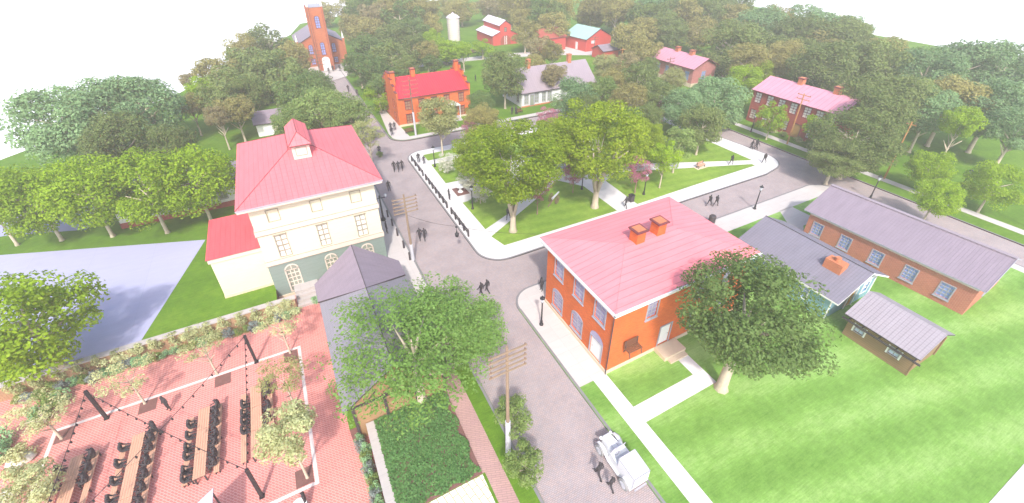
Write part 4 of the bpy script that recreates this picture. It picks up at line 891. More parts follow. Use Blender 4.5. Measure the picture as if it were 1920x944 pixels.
# the wood behind everything
rw = random.Random(3); n = 0
bands = [(12, 640, 1420, 46, 36, 10), (38, 655, 1560, 52, 40, 8), (70, 960, 1650, 50, 42, 7), (96, 1175, 1640, 56, 44, 6.5), (26, 690, 1380, 48, 34, 8), (60, 1190, 1600, 50, 38, 7)]
clear = [(820, 15, 985, 100), (1055, 40, 1160, 125), (1215, 70, 1350, 175), (560, 0, 645, 130), (1390, 130, 1500, 250)]
for bi, (y0, xa, xb, st, rp, hc) in enumerate(bands):
    x = xa; kb = -1
    while x < xb:
        cx = x+rw.uniform(-12, 12); cy = y0+rw.uniform(-9, 9)+max(0, (x-1400))*0.08
        x += st
        if any(a-rp*0.5 < cx < c+rp*0.5 and b-rp*0.3 < cy < d+rp*0.4 for a, b, c, d in clear): continue
        kb += 1; lf = rw.choice(('olive', 'olive', 'deep', 'olive', 'brownish', 'oak') if cx < 1100 else ('olive', 'deep', 'deep', 'teal', 'olive'))
        treeat(cx, cy, rp*rw.uniform(0.9, 1.15), 'wood', lf, ORD[kb]+' tree from the left in the '+('skyline', 'second', 'third', 'nearest', 'upper filling', 'lower filling')[bi]+' row of the wood beyond the barns', hc=hc, group='wood beyond the barns', name='woodland_tree'); n += 1
LB = ((1036, 96, 24, 'olive'), (985, 38, 30, 'olive'), (868, 92, 18, 'street'), (1000, 122, 24, 'olive'), (1040, 140, 26, 'brownish'), (1150, 150, 28, 'olive'), (1215, 128, 24, 'deep'), (1030, 28, 30, 'olive'), (845, 8, 26, 'olive'), (865, 20, 34, 'olive'), (915, 14, 34, 'brownish'), (965, 22, 34, 'olive'), (1040, 52, 38, 'olive'), (1010, 92, 30, 'brownish'), (985, 62, 28, 'olive'), (1110, 30, 36, 'olive'), (1180, 70, 36, 'olive'), (1170, 120, 30, 'brownish'), (1195, 150, 38, 'deep'), (1215, 60, 38, 'olive'), (1260, 62, 34, 'deep'), (1310, 62, 36, 'olive'), (1205, 100, 36, 'olive'))
for cx, cy, rp, lf in LB:
    treeat(cx, cy, rp, 'wood', lf, ORD[sorted(v[0]*1000+v[1] for v in LB).index(cx*1000+cy)]+' from the left of the trees close to the silo and barns', hc=6, group='trees close to the barns', name='woodland_tree')
for cx, cy, rp, lf, lb in ((1368, 88, 58, 'deep', 'large dark tree behind the pink depot'), (1425, 60, 58, 'teal', 'blue green tree on the skyline left of the tallest one'), (1500, 75, 64, 'deep', 'dark tree on the skyline above the row house'), (1575, 80, 62, 'deep', 'tall dark tree with a rounded top on the skyline'), (1545, 130, 60, 'deep', 'dark tree directly behind the right end of the row house'), (1640, 130, 66, 'deep', 'dark tree right of the tall rounded one'),
    (1735, 140, 62, 'teal', 'blue green tree on the skyline at the right'), (1800, 130, 62, 'teal', 'blue green tree second from the right edge on the skyline'), (1880, 135, 66, 'teal', 'blue green tree at the right edge of the skyline'), (1700, 195, 62, 'deep', 'dark tree in the middle of the right hand wood'), (1780, 195, 60, 'olive', 'olive tree in the middle of the right hand wood'), (1862, 205, 66, 'teal', 'blue green tree in the right hand wood below the skyline'), (1915, 235, 52, 'teal', 'blue green tree cut by the right edge'), (1640, 215, 58, 'deep', 'dark tree left in the right hand wood'), (1805, 228, 34, 'street', 'small fresh green tree at the foot of the right hand wood'),
    (1400, 115, 40, 'olive', 'olive tree above the bright yellow green one left of the row house'), (1620, 185, 50, 'deep', 'dark tree behind the brownish one at the row house'), (1745, 205, 48, 'teal', 'blue green tree low in the middle of the right hand wood'), (1670, 95, 30, 'olive', 'small olive tree on the skyline between two tall ones'), (1470, 110, 40, 'olive', 'olive tree above the roof of the row house'), (1450, 40, 30, 'brownish', 'pale brown tree top on the skyline')):
    treeat(cx, cy, rp, 'dense', lf, lb, hc=7.5, name='broadleaf_tree')
for cx, cy, rp, lf, lb in ((1395, 150, 34, 'street', 'yellow green tree between the pink depot and the row house'), (1425, 138, 30, 'lime', 'bright yellow green tree left of the row house roof'), (1340, 190, 62, 'teal', 'large blue green tree at the corner of the park opposite the row house'), (1285, 205, 46, 'teal', 'blue green tree left of the large corner one'), (1318, 235, 46, 'deep', 'dark tree low at the east corner of the park'), (1235, 185, 40, 'deep', 'dark tree in front of the pink depot'), (1180, 190, 40, 'olive', 'olive tree left of the pink depot'),
    (1075, 185, 44, 'teal', 'blue green tree in front of the white cottage'), (1130, 172, 34, 'sage', 'pale green tree right of the white cottage'), (1135, 125, 28, 'amber', 'amber tree between cottage and red shed'), (1262, 150, 26, 'amber', 'amber tree hiding the wall of the pink depot'), (1100, 205, 36, 'deep', 'dark tree behind the lime trees of the park'), (900, 195, 30, 'oak', 'green tree at the right end of the stepped gable house'), (1160, 150, 30, 'olive', 'olive tree behind the pale one right of the cottage'), (1215, 220, 32, 'deep', 'dark tree between the lime trees and the blue green ones'), (1175, 225, 30, 'oak', 'green tree behind the middle path of the park')):
    treeat(cx, cy, rp, 'dense', lf, lb, hc=5.2, name='broadleaf_tree', trunk='thin')
treeat(1603, 262, 80, 'broad', 'deep', 'broad dark tree overhanging the right hand street', hc=6.2, name='broadleaf_tree', asp=0.8)
treeat(1570, 292, 54, 'broad', 'deep', 'lower dark tree reaching out over the brick street', hc=4.6, name='broadleaf_tree', asp=0.75)
treeat(1600, 195, 46, 'dense', 'brownish', 'brownish tree covering the right end of the row house', hc=6, name='broadleaf_tree')
treeat(1445, 218, 32, 'small', 'street', 'small olive tree before the left windows of the row house', base=(1440, 262), trunk='thin', name='street_tree')
treeat(1540, 245, 36, 'small', 'street', 'small olive tree before the right windows of the row house', base=(1518, 285), trunk='thin', name='street_tree')
treeat(1746, 312, 40, 'round', 'street', 'upper of the two small round trees by the right hand pavement', base=(1718, 360), trunk='thin', name='street_tree')
treeat(1757, 370, 42, 'round', 'street', 'lower of the two small round trees by the right hand pavement', hc=3.8, trunk='thin', name='street_tree')
treeat(1868, 345, 50, 'round', 'street', 'round street tree near the right edge beyond the pavement', base=(1833, 398), trunk='thin', name='street_tree')
# the park
treeat(955, 300, 98, 'broad', 'lime', 'big lime green tree with a forked pale trunk at the near corner of the park', base=(967, 433), trunk='vase', name='park_tree', asp=0.85)
treeat(905, 285, 62, 'broad', 'lime', 'lime green tree on the street side of the park', hc=6, trunk='vase', name='park_tree')
treeat(1122, 262, 98, 'broad', 'lime', 'big lime green tree with a forked pale trunk beside the middle path', base=(1120, 388), trunk='vase', name='park_tree', asp=0.85)
treeat(1040, 265, 52, 'broad', 'lime', 'lime green tree between the two forked park trees', hc=5, trunk='vase', name='park_tree')
treeat(1195, 262, 50, 'broad', 'lime', 'lime green tree right of the middle path of the park', hc=5.2, trunk='thin', name='park_tree')
treeat(905, 225, 36, 'dense', 'olive', 'olive tree at the far street corner of the park', hc=4, name='park_tree')
treeat(1268, 268, 36, 'small', 'sage', 'pale green round tree on the right lawn of the park', base=(1265, 324), trunk='thin', name='park_tree')
treeat(1243, 292, 34, 'small', 'street', 'thin stemmed green tree on the right lawn of the park', base=(1240, 352), trunk='thin', name='park_tree')
for cx, cy, rp, b, lb in ((1008, 352, 30, (1008, 402), 'magenta blossom tree right of the near forked tree'), (1082, 322, 26, (1070, 362), 'magenta blossom tree left of the middle path'), (1192, 318, 32, (1194, 362), 'magenta blossom tree beside the lamp post on the right lawn'), (1226, 212, 26, (1226, 240), 'magenta blossom tree at the far side of the park'), (1026, 222, 26, None, 'magenta blossom tree in front of the white cottage'), (1222, 268, 22, None, 'small plum coloured tree among the lime trees'), (880, 240, 18, None, 'faint pink blossom tree by the street corner of the park')):
    treeat(cx, cy, rp, 'lacy', 'pink', lb, base=b, hc=3, trunk='thin', bark='bark_dark', name='blossom_tree')
for cx, cy, rp, lb in ((884, 335, 30, 'white flowering shrub tree under the lime tree near the lamp'), (838, 305, 24, 'white flowering shrub tree by the park pavement'), (900, 360, 22, 'low white flowering shrub beside the planting bed')):
    treeat(cx, cy, rp, 'lacy', 'blossom', lb, hc=1.8, trunk='thin', name='flowering_shrub')
# big oak beside the brick house, tree over the timber hall, kerb trees
treeat(1400, 580, 138, 'broad', 'oak', 'big spreading oak with a pale trunk on the lawn beside the orange brick house', base=(1357, 727), trunk='thick', name='oak_tree', asp=0.82, rz=0.4)
treeat(772, 645, 172, 'veil', 'bright', 'wide fresh green tree spreading over the roof of the timber hall', hc=6.4, trunk='straight', name='broadleaf_tree', asp=0.55, rz=0.3)
treeat(848, 612, 104, 'broad', 'bright', 'fresh green tree beside the street in front of the timber hall', hc=4.2, trunk='straight', name='broadleaf_tree', asp=0.7)
treeat(985, 868, 44, 'small', 'sage', 'small sage green tree at the foot of the pale telegraph pole', hc=2.2, trunk='thin', name='kerb_tree')
treeat(962, 778, 42, 'small', 'sage', 'small sage green tree behind the pale telegraph pole', hc=2.6, trunk='thin', name='kerb_tree')
# small pale trees in the plaza
pl = [((120, 822), (66, 772), 58, 'leftmost pale tree in a square pit at the corner of the plaza border'), ((272, 757), (232, 700), 52, 'pale small tree in the second square pit of the plaza'), ((410, 702), (372, 640), 48, 'pale small tree in the third square pit of the plaza'), ((545, 662), (520, 600), 46, 'pale small tree in the pit at the inner corner of the plaza border'), ((560, 762), (520, 700), 52, 'pale small tree in the middle pit along the east border of the plaza'), ((568, 897), (548, 815), 66, 'pale leafy small tree in the near pit at the end of the east border')]
for i, (b_, c_, rp, lb) in enumerate(pl):
    treeat(c_[0], c_[1], rp, 'wisp' if i < 5 else 'small', 'pale' if i != 4 else 'amber', lb, base=b_, z=-1.4, trunk='thin', name='plaza_tree', asp=0.75, group='small trees in the plaza pits')
treeat(52, 908, 58, 'small', 'pale', 'pale small tree at the lower left corner of the plaza outside the border', hc=2.4, z=-1.4, trunk='thin', name='plaza_tree', asp=0.7, group='small trees in the plaza pits')
# shrubs along the plaza wall, in the flower bed and before the houses
rs = random.Random(5); k = 0
def shrub(x, y, r, leaf, label, z=0, h=None, name='shrub', group=None):
    t = thing(name, label, 'shrub', (x, y, z), rs.uniform(0, 6), group); me = CR['shrub'][rs.randrange(3)]
    if not me.materials: me.materials.append(None)
    h = h or r*0.9; o = bpy.data.objects.new('foliage', me); C.objects.link(o); o.parent = t; o.location = (0, 0, h*0.75); o.scale = (r, r, h); o.material_slots[0].link = 'OBJECT'; o.material_slots[0].material = L[leaf]
    s = MB(); [s.tube((0, 0, 0), (math.cos(a)*r*0.4, math.sin(a)*r*0.4, h*0.9), 0.03, 0.015, 5) for a in (0, 2, 4)]; s.build('stem', M['bark_dark'], t)
for i in range(30):
    x = -4.6-i*0.72; lf = ('mint', 'bluegrey', 'sage', 'mint', 'sage')[(i*3+i//4) % 5]
    shrub(x, 38.35+rs.uniform(-0.25, 0.2), rs.uniform(0.45, 0.68), lf, {'mint': 'mint green', 'bluegrey': 'blue grey', 'sage': 'sage green'}[lf]+' shrub, '+ORD[i]+' from the steps in the low hedge along the plaza wall', -1.4, group={'mint': 'mint', 'bluegrey': 'blue grey', 'sage': 'sage'}[lf]+' shrubs along the plaza wall')
for i in range(16):
    x = -5.2-i*1.35; shrub(x, 39.0+rs.uniform(-0.1, 0.2), rs.uniform(0.5, 0.8), 'pale', 'pale yellow green climber, '+ORD[i]+' from the steps on the tan plaza wall', -0.9, 0.8, 'climber', 'climbers on the plaza wall')
for i in range(12):
    x = -19.5-rs.uniform(0, 7); y = 32+i*0.45; shrub(x-i*0.1-1.5, y, rs.uniform(0.6, 1.0), ('pale', 'sage', 'mint')[i % 3], ('pale', 'sage', 'mint green')[i % 3]+' shrub, '+ORD[i]+' from the near end, left of the plaza border', -1.4, group=('pale', 'sage', 'mint')[i % 3]+' shrubs at the left end of the plaza')
for i in range(14):
    y = 21.9-i*0.5; lf = ('mint', 'bluegrey', 'mint', 'sage')[i % 4]
    shrub(-1.25+rs.uniform(-0.2, 0.15), y, rs.uniform(0.42, 0.6), lf, {'mint': 'mint green', 'bluegrey': 'blue grey', 'sage': 'sage green'}[lf]+' shrub, '+ORD[i]+' from the hall in the bed beside the low stone wall', -1.4, 0.75, group={'mint': 'mint', 'bluegrey': 'blue grey', 'sage': 'sage'}[lf]+' shrubs in the flower bed')
for x, y, r, lf, lb in ((-2.3, 37.7, 0.6, 'mint', 'mint green shrub at the top of the entrance steps'), (6.6, 59.5, 0.7, 'sage', 'sage shrub beyond the cream house by the street'), (11.2, 69.0, 0.7, 'sage', 'low sage shrub standing out in the brick street'), (16.0, 128.6, 0.8, 'sage', 'sage shrub right of the church door'), (18.2, 129.5, 0.9, 'street', 'olive shrub at the right corner of the church'),
    (77.9, 48.6, 0.9, 'sage', 'pale shrub at the left end of the row house'), (77.9, 45.4, 0.9, 'pale', 'pale shrub left of the ochre door'), (77.9, 43.4, 0.8, 'sage', 'sage shrub next left of the ochre door'), (77.9, 40.6, 0.8, 'pale', 'pale shrub right of the ochre door'), (77.9, 38.6, 0.9, 'sage', 'sage shrub at the right end of the row house'), (20.5, 52.2, 0.8, 'ivy', 'dark low shrub in the park planting bed'), (22.2, 50.4, 0.8, 'ivy', 'dark low shrub beside the white flowering one'), (24.0, 49.8, 0.8, 'ivy', 'dark low shrub under the lime tree'), (19.0, 48.0, 0.6, 'ivy', 'dark low shrub at the foot of the park lamp')):
    shrub(x, y, r, lf, lb, h=r*0.7)
# ivy bed: uncountable ground cover
rn = random.Random(9); V = []; F = []
for i in range(15000):
    x = rn.uniform(-0.15, 5.55); y = rn.uniform(15.0, 22.2)
    if x > 5.3+0.2*math.sin(y*3) or y < 15.1+0.15*math.sin(x*4): continue
    z = 0.12+0.16*rn.random()+0.08*math.sin(x*2.1)*math.sin(y*1.7)
    n_ = Vector((rn.gauss(0, .5), rn.gauss(0, .5), 1)).normalized(); a = n_.orthogonal().normalized(); b = n_.cross(a); t_ = rn.uniform(0, 6.28); a, b = a*math.cos(t_)+b*math.sin(t_), b*math.cos(t_)-a*math.sin(t_); s = rn.uniform(.05, .11); q = Vector((x, y, z)); o = len(V)
    V += [tuple(q-a*s), tuple(q+b*s*.7), tuple(q+a*s), tuple(q-b*s*.7)]; F.append((o, o+1, o+2, o+3))
me = bpy.data.meshes.new('ivy'); me.from_pydata(V, [], F); me.materials.append(L['ivy']); o = bpy.data.objects.new('ivy_ground_cover', me); C.objects.link(o)
tag(o, 'dark green ivy ground cover in front of the timber hall', 'ivy', kind='stuff')
b = MB(); b.box(-0.19, 15.05, 0.002, 5.5, 22.2, 0.1); struct(b.build('bed_soil', M['soil']))

# ------------------------------------------------------------------ street furniture
def lamp_proto():
    t = thing('street_lamp', '', 'street lamp', (0, 0, 0), 0, 'black lantern lamp posts')
    b = MB(); b.lathe([(0.2, 0), (0.2, 0.12), (0.13, 0.2), (0.12, 0.5), (0.08, 0.6), (0.06, 2.7), (0.09, 2.78), (0.14, 2.85)], 10); b.build('post', M['black'], t)
    b = MB(); b.lathe([(0.12, 2.852), (0.21, 3.3)], 6); b.build('lantern', M['lampglass'], t)
    b = MB(); b.lathe([(0.27, 3.302), (0.22, 3.4), (0.06, 3.52), (0.03, 3.65)], 6); b.build('lantern_cap', M['black'], t)
    return t
lp = lamp_proto()
for x, y, lb in ((18.0, 61.0, 'black lamp post at the far street corner of the park near the railing'), (18.3, 46.6, 'black lamp post on the park lawn by the planting bed'), (15.9, 24.7, 'black lamp post on the pavement beside the orange brick house'), (51.5, 29.1, 'black lamp post on the kerb of the cross street facing the park'), (41.1, 38.9, 'black lamp post on the right lawn of the park by a magenta tree'), (34.3, 44.2, 'black lamp post left of the middle path of the park'), (74.6, 47.4, 'black lamp post in front of the left end of the row house'), (81.0, 18.7, 'black lamp post on the far right grass between round trees'), (68.0, 23.5, 'black lamp post partly hidden behind the ridge of the long brick building')):
    copies(lp, (x, y, 0), 0, lb, 'black lantern lamp posts')
t = thing('twin_street_lamp', 'tall black lamp post with two arms beside the cream house', 'street lamp', (7.1, 49.4, 0))
b = MB(); b.lathe([(0.3, 0), (0.28, 0.25), (0.15, 0.45), (0.11, 0.8), (0.09, 3.3), (0.13, 3.4), (0.04, 3.7)], 10); b.build('post', M['black'], t)
b = MB(); b.tube((-0.75, 0, 3.25), (0.75, 0, 3.25), 0.05, 0.05, 6); b.build('arm', M['black'], t)
for x in (-0.75, 0.75): b = MB(); b.lathe([(0.08, 3.26), (0.17, 3.4), (0.17, 3.6), (0.05, 3.72)], 10, (x, 0, 0)); b.build('globe', M['lampglass'], t)
def pole(name, x, y, h, arms, label, mat, arm=1.3, sheath=0, top=0.35, gap=0.42, rz=0):
    t = thing(name, label, 'telegraph pole', (x, y, 0), rz)
    b = MB(); b.tube((0, 0, sheath), (0, 0, h), 0.13, 0.085, 8); b.build('post', mat, t)
    if sheath: b = MB(); b.tube((0, 0, 0), (0, 0, sheath-0.002), 0.19, 0.18, 10); b.build('sheath', M['sheath'], t)
    for i in range(arms):
        z = h-top-gap*i; b = MB(); b.box(-arm, -0.16, z-0.05, arm, -0.08, z+0.05); a = b.build('crossarm', mat, t)
        b = MB()
        for u in (-arm+0.12, arm-0.12): b.lathe([(0.035, 0.062), (0.055, 0.1), (0.05, 0.17), (0.02, 0.2)], 6, (u, -0.125, z))
        b.build('insulator', M['darkwood'], a)
    return t
pole('telegraph_pole', 7.7, 15.5, 10.9, 5, 'pale telegraph pole with five crossarms and a grey foot beside the near street', M['polewood'], 1.25, 3.7)
pole('telegraph_pole', 8.1, 39.7, 8.5, 5, 'tan telegraph pole with five crossarms near the cream house', M['polewood'], 1.3, 2.2, 0.4)
pole('telegraph_pole', 19.1, 74.7, 10.6, 5, 'dark telegraph pole with five crossarms in front of the bright red roof', M['darkwood'], 1.35, 4.5, 0.5, 0.75)
pole('telegraph_pole', 8.4, 116.8, 8.6, 5, 'dark telegraph pole with crossarms in front of the church door', M['darkwood'], 1.6, 0, 0.5, 0.8)
pole('telegraph_pole', 7.9, 98.0, 6.5, 4, 'weathered telegraph pole rising from the avenue trees by the church street', M['darkwood'], 1.4, 0, 0.3, 0.7)
pole('telegraph_pole', 75.4, 40.8, 8.9, 2, 'tall orange brown utility pole in front of the row house', M['orangewood'], 1.1, 0, 0.3, 0.7, 1.57)
pole('telegraph_pole', 76.1, 25.8, 8.9, 1, 'bare orange brown utility pole on the grass right of the broad dark tree', M['orangewood'], 0.6, 0, 0.4, 0.7, 1.57)
pole('telegraph_pole', 77.6, 10.4, 8.9, 1, 'orange brown utility pole at the far right edge', M['orangewood'], 0.6, 0, 0.4, 0.7, 1.57)
pole('telegraph_pole', 73.9, 84.5, 8.3, 1, 'dark brown utility pole behind the right end of the white cottage', M['orangewood'], 0.9, 0, 0.4, 0.7)
pole('telegraph_pole', 76.1, 71.2, 8.5, 2, 'weathered utility pole in front of the pink depot', M['darkwood'], 1.1, 0, 0.3, 0.6)
pole('telegraph_pole', 87.0, 112.5, 5.2, 2, 'dark utility pole in front of the teal roofed barn', M['darkwood'], 1.3, 0, 0.3, 0.6)
# railings along the park kerb
for i, (y0, y1, n) in enumerate(((64.6, 58.8, 4), (57.3, 48.4, 7), (46.7, 41.0, 5))):
    t = thing('railing', ('farthest', 'middle', 'nearest')[i]+' of the three dark post and rail sections along the park kerb', 'railing', (15.35, (y0+y1)/2, 0), 0, 'railings along the park kerb')
    for j in range(n): yy = (y1-y0)*(j/(n-1)-0.5); b = MB(); b.box(-0.09, yy-0.09, 0, 0.09, yy+0.09, 1.0); b.build('post', M['dark_trim'], t)
    b = MB(); b.box(-0.05, -abs(y1-y0)/2, 0.84, 0.05, abs(y1-y0)/2, 0.95); b.box(-0.045, -abs(y1-y0)/2, 0.5, 0.045, abs(y1-y0)/2, 0.58); b.build('rail', M['dark_trim'], t)
for i, y in enumerate((49.9, 47.6, 45.2, 42.4, 39.9)):
    t = thing('bollard', ORD[i]+' from the far end of the dark bollards along the pavement beside the cream house', 'bollard', (7.8, y, 0), 0, 'bollards beside the cream house'); b = MB(); b.lathe([(0.13, 0), (0.11, 0.1), (0.1, 0.9), (0.13, 0.95), (0.07, 1.05)], 8); b.build('post', M['dark_trim'], t)
def bench(x, y, rz, label, name='park_bench', seatmat=None, slab_=False):
    t = thing(name, label, 'bench', (x, y, 0), rz); m_ = seatmat or M['benchwood']
    b = MB(); [b.box(-0.85, -0.25+0.13*i, 0.42, 0.85, -0.15+0.13*i, 0.46) for i in range(4)]; b.build('seat', m_, t)
    b = MB(); [b.box(-0.85, 0.27, 0.52+0.13*i, 0.85, 0.31, 0.62+0.13*i) for i in range(3)]; b.build('backrest', m_, t)
    for u in (-0.7, 0.7): b = MB(); b.box(u-0.04, -0.22, 0, u+0.04, -0.16, 0.418); b.box(u-0.04, 0.2, 0, u+0.04, 0.26, 0.9); b.box(u-0.04, -0.2, 0.34, u+0.04, 0.22, 0.4); b.build('leg', M['dark_trim'], t)
    if slab_: sheet('bench_footing', [(x-1.1, y-0.5), (x+1.1, y-0.5), (x+1.1, y+0.4), (x-1.1, y+0.4)], 0.012, M['beige'])
bench(54.9, 41.3, 0.1, 'brown slatted park bench beside the path on the right lawn', slab_=True, seatmat=M['tablewood'])
bench(18.5, 76.6, 0.2, 'brown bench in front of the stepped gable house', slab_=False)
bench(41.5, 76.5, 0.3, 'brown bench near the left end of the white cottage')
bench(24.8, 61.5, 0.8, 'brown bench half hidden under the lime tree in the park', seatmat=M['orangewood'])
t = thing('litter_bin', 'dark square litter bin beside the middle path of the park', 'bin', (38.3, 38.3, 0)); b = MB(); b.box(-0.3, -0.3, 0, 0.3, 0.3, 0.95); b.build('body', M['dark_trim'], t); b = MB(); b.box(-0.34, -0.34, 0.952, 0.34, 0.34, 1.03); b.build('lid', M['black'], t)
t = thing('litter_bin', 'dark rounded litter bin on the kerb behind the pink roof corner', 'bin', (43.7, 29.4, 0)); b = MB(); b.lathe([(0.35, 0), (0.42, 0.1), (0.42, 1.0), (0.3, 1.15)], 12); b.build('body', M['dark_trim'], t)
# fountain bowl in the planting bed, cannon-like barrow, play objects under the trees
t = thing('fountain', 'small pale stone fountain bowl in the park planting bed', 'fountain', (18.6, 51.7, 0)); b = MB(); b.lathe([(0.4, 0), (0.2, 0.2), (0.15, 0.6), (0.55, 0.8), (0.6, 0.9), (0.5, 0.9), (0.1, 0.82)], 14); b.build('bowl', M['white'], t)
t = thing('cannon', 'grey field cannon on two wheels on the lawn between the park trees', 'cannon', (28.8, 43.0, 0), 0.5)
b = MB(); b.tube((-0.5, 0, 0.8), (1.3, 0, 1.0), 0.16, 0.1, 10); b.build('barrel', M['sheath'], t)
b = MB(); b.tube((0, 0, 0.7), (-1.6, 0, 0.1), 0.1, 0.08, 6); b.build('trail', M['darkwood'], t)
for y in (-0.5, 0.5):
    b = MB()
    for i in range(12):
        a0, a1 = 2*PI*i/12, 2*PI*(i+1)/12; b.tube((0.6*math.cos(a0), y, 0.6+0.6*math.sin(a0)), (0.6*math.cos(a1), y, 0.6+0.6*math.sin(a1)), 0.05, 0.05, 5, False); b.tube((0, y, 0.6), (0.6*math.cos(a0), y, 0.6+0.6*math.sin(a0)), 0.025, 0.025, 4, False)
    b.build('wheel', M['darkwood'], t)
t = thing('bandstand', 'small round white roofed bandstand half hidden behind the lime trees', 'bandstand', (38.5, 55.5, 0)); b = MB(); b.lathe([(3.0, 0), (3.0, 0.35)], 10); b.build('floor', M['white_walk'], t)
for i in range(6): a = PI*i/3; b = MB(); b.tube((2.4*math.cos(a), 2.4*math.sin(a), 0.35), (2.4*math.cos(a), 2.4*math.sin(a), 2.6), 0.08, 0.08, 6); b.build('column', M['white'], t)
b = MB(); b.lathe([(2.9, 2.6), (2.8, 2.75), (0.3, 3.9), (0.05, 4.3)], 10); b.build('roof', M['roof_white'], t)
t = thing('market_stall', 'small stall with an orange striped awning under the park trees', 'stall', (35.8, 49.5, 0), 0.4); b = MB(); b.box(-0.8, -0.5, 0, 0.8, 0.5, 0.9); b.build('counter', M['brownwood'], t); b = MB(); b.add([(-1, -0.9, 1.9), (1, -0.9, 1.9), (1, 0.7, 2.4), (-1, 0.7, 2.4), (-1, -0.9, 1.84), (1, -0.9, 1.84), (1, 0.7, 2.34), (-1, 0.7, 2.34)], [(0,1,2,3),(7,6,5,4),(0,4,5,1),(1,5,6,2),(2,6,7,3),(3,7,4,0)]); b.build('awning', M['orange'], t)
for sx in (-0.9, 0.9): b = MB(); b.tube((sx, -0.8, 0), (sx, -0.8, 1.9), 0.04, 0.04, 5); b.tube((sx, 0.6, 0), (sx, 0.6, 2.34), 0.04, 0.04, 5); b.build('post', M['dark_trim'], t)
# dark timber log piles by the far lane
for x, y, rz, w_, lb in ((36.5, 131.5, -0.5, 5.0, 'heap of dark weathered timbers left of the olive tree by the far lane'), (53.0, 131.0, 0.15, 6.5, 'long low stack of dark timbers in front of the silo')):
    t = thing('timber_stack', lb, 'timber stack', (x, y, 0), rz); rt_ = random.Random(int(x))
    for i in range(7): b = MB(); b.tube((-w_/2+rt_.uniform(-.5, .5), (i % 4)*0.4-0.6, 0.25+0.35*(i//4)), (w_/2+rt_.uniform(-.5, .5), (i % 4)*0.4-0.6, 0.3+0.35*(i//4)+rt_.uniform(0, .9)), 0.2, 0.16, 7); b.build('log', M['darkwood'], t)
t = thing('split_rail_fence', 'low dark split rail fence along the far lane by the silo', 'fence', (48, 129.5, 0), 0.0)
for i in range(6): b = MB(); b.box(-5+2*i-0.1, -0.1, 0, -5+2*i+0.1, 0.1, 1.1); b.build('post', M['darkwood'], t)
b = MB(); b.box(-5, -0.06, 0.85, 5, 0.06, 0.97); b.box(-5, -0.055, 0.4, 5, 0.055, 0.5); b.build('rail', M['darkwood'], t)
t = thing('span_wire_lantern', 'small black lantern hanging from a wire over the street junction', 'hanging lantern', (12.9, 38.0, 2.6))
b = MB(); b.lathe([(0.05, 0), (0.2, 0.15), (0.24, 0.5), (0.1, 0.62), (0.04, 0.9)], 8); b.build('lantern', M['black'], t)
b = MB(); b.tube((0, 0, 0.9), (0, 0, 1.35), 0.03, 0.03, 5); b.lathe([(0.12, 1.3), (0.14, 1.38), (0.05, 1.5)], 8); b.build('hanger', M['black'], t)
b = MB(); A = Vector((8.1-12.9, 39.7-38, 3.4)); Bp = Vector((17.6-12.9, 28.5-38, 4.8)); K = Vector((0, 0, 1.45))
for a, c in ((A, K), (K, Bp)):
    n = 8
    for i in range(n): p = a.lerp(c, i/n); q = a.lerp(c, (i+1)/n); b.tube(p-Vector((0,0,.25*math.sin(PI*i/n))), q-Vector((0,0,.25*math.sin(PI*(i+1)/n))), 0.014, 0.014, 4, False)
b.build('wire', M['black'], t)

# ------------------------------------------------------------------ plaza furniture
def long_table(x, y0, y1, label, n_seg, z=-1.4):
    t = thing('long_table', label, 'table', (x, (y0+y1)/2, z), 0, 'long wooden tables in the plaza'); L_ = (y1-y0); s = L_/n_seg
    for i in range(n_seg):
        a = -L_/2+i*s+0.02; b = MB(); [b.box(-0.38+0.155*j, a, 0.71, -0.38+0.155*j+0.14, a+s-0.04, 0.75) for j in range(5)]; b.build('tabletop', M['tablewood'], t)
    for i in range(n_seg+1):
        a = max(min(-L_/2+i*s, L_/2-0.15), -L_/2+0.1); b = MB(); b.box(-0.34, a-0.04, 0.0, -0.26, a+0.04, 0.7); b.box(0.26, a-0.04, 0, 0.34, a+0.04, 0.7); b.box(-0.34, a-0.03, 0.6, 0.34, a+0.03, 0.69); b.build('leg', M['dark_trim'], t)
def plain_bench(x, y0, y1, label, z=-1.4):
    t = thing('bench', label, 'bench', (x, (y0+y1)/2, z), 0, 'benches at the long tables'); L_ = y1-y0
    b = MB(); [b.box(-0.17+0.12*j, -L_/2, 0.41, -0.17+0.12*j+0.11, L_/2, 0.45) for j in range(3)]; b.build('seat', M['tablewood'], t)
    for a in (-L_/2+0.2, 0, L_/2-0.2): b = MB(); b.box(-0.15, a-0.04, 0, -0.09, a+0.04, 0.408); b.box(0.09, a-0.04, 0, 0.15, a+0.04, 0.408); b.build('leg', M['dark_trim'], t)
tabs = [(-19.55, 24.0, 29.95, 'leftmost'), (-15.95, 22.4, 29.9, 'second from left'), (-11.75, 24.15, 30.1, 'third from left'), (-8.15, 24.0, 30.5, 'rightmost')]
for x, y0, y1, nm in tabs:
    long_table(x, y0, y1, nm+' of the long plank tables in the red brick plaza', 3)
    plain_bench(x-0.95, y0+0.1, y1-0.25, 'left bench of the '+nm+' long table in the plaza'); plain_bench(x+0.95, y0+0.1, y1+0.1, 'right bench of the '+nm+' long table in the plaza')
pp = {'A': (-18.8, 33.3), 'B': (-8.2, 33.8), 'C': (-8.1, 21.3), 'D': (-18.9, 21.0)}
for k_, lb in (('A', 'black string light post at the left back corner of the plaza'), ('B', 'black string light post at the back of the plaza near the wall end'), ('C', 'black string light post beside the leafy pale tree in the plaza'), ('D', 'black string light post at the near left of the plaza')):
    t = thing('light_post', lb, 'light post', (*pp[k_], -1.4)); b = MB(); b.box(-0.1, -0.1, 0, 0.1, 0.1, 3.4); b.build('post', M['black'], t); b = MB(); b.box(-0.16, -0.16, 0, 0.16, 0.16, 0.08); b.build('base_plate', M['black'], t)
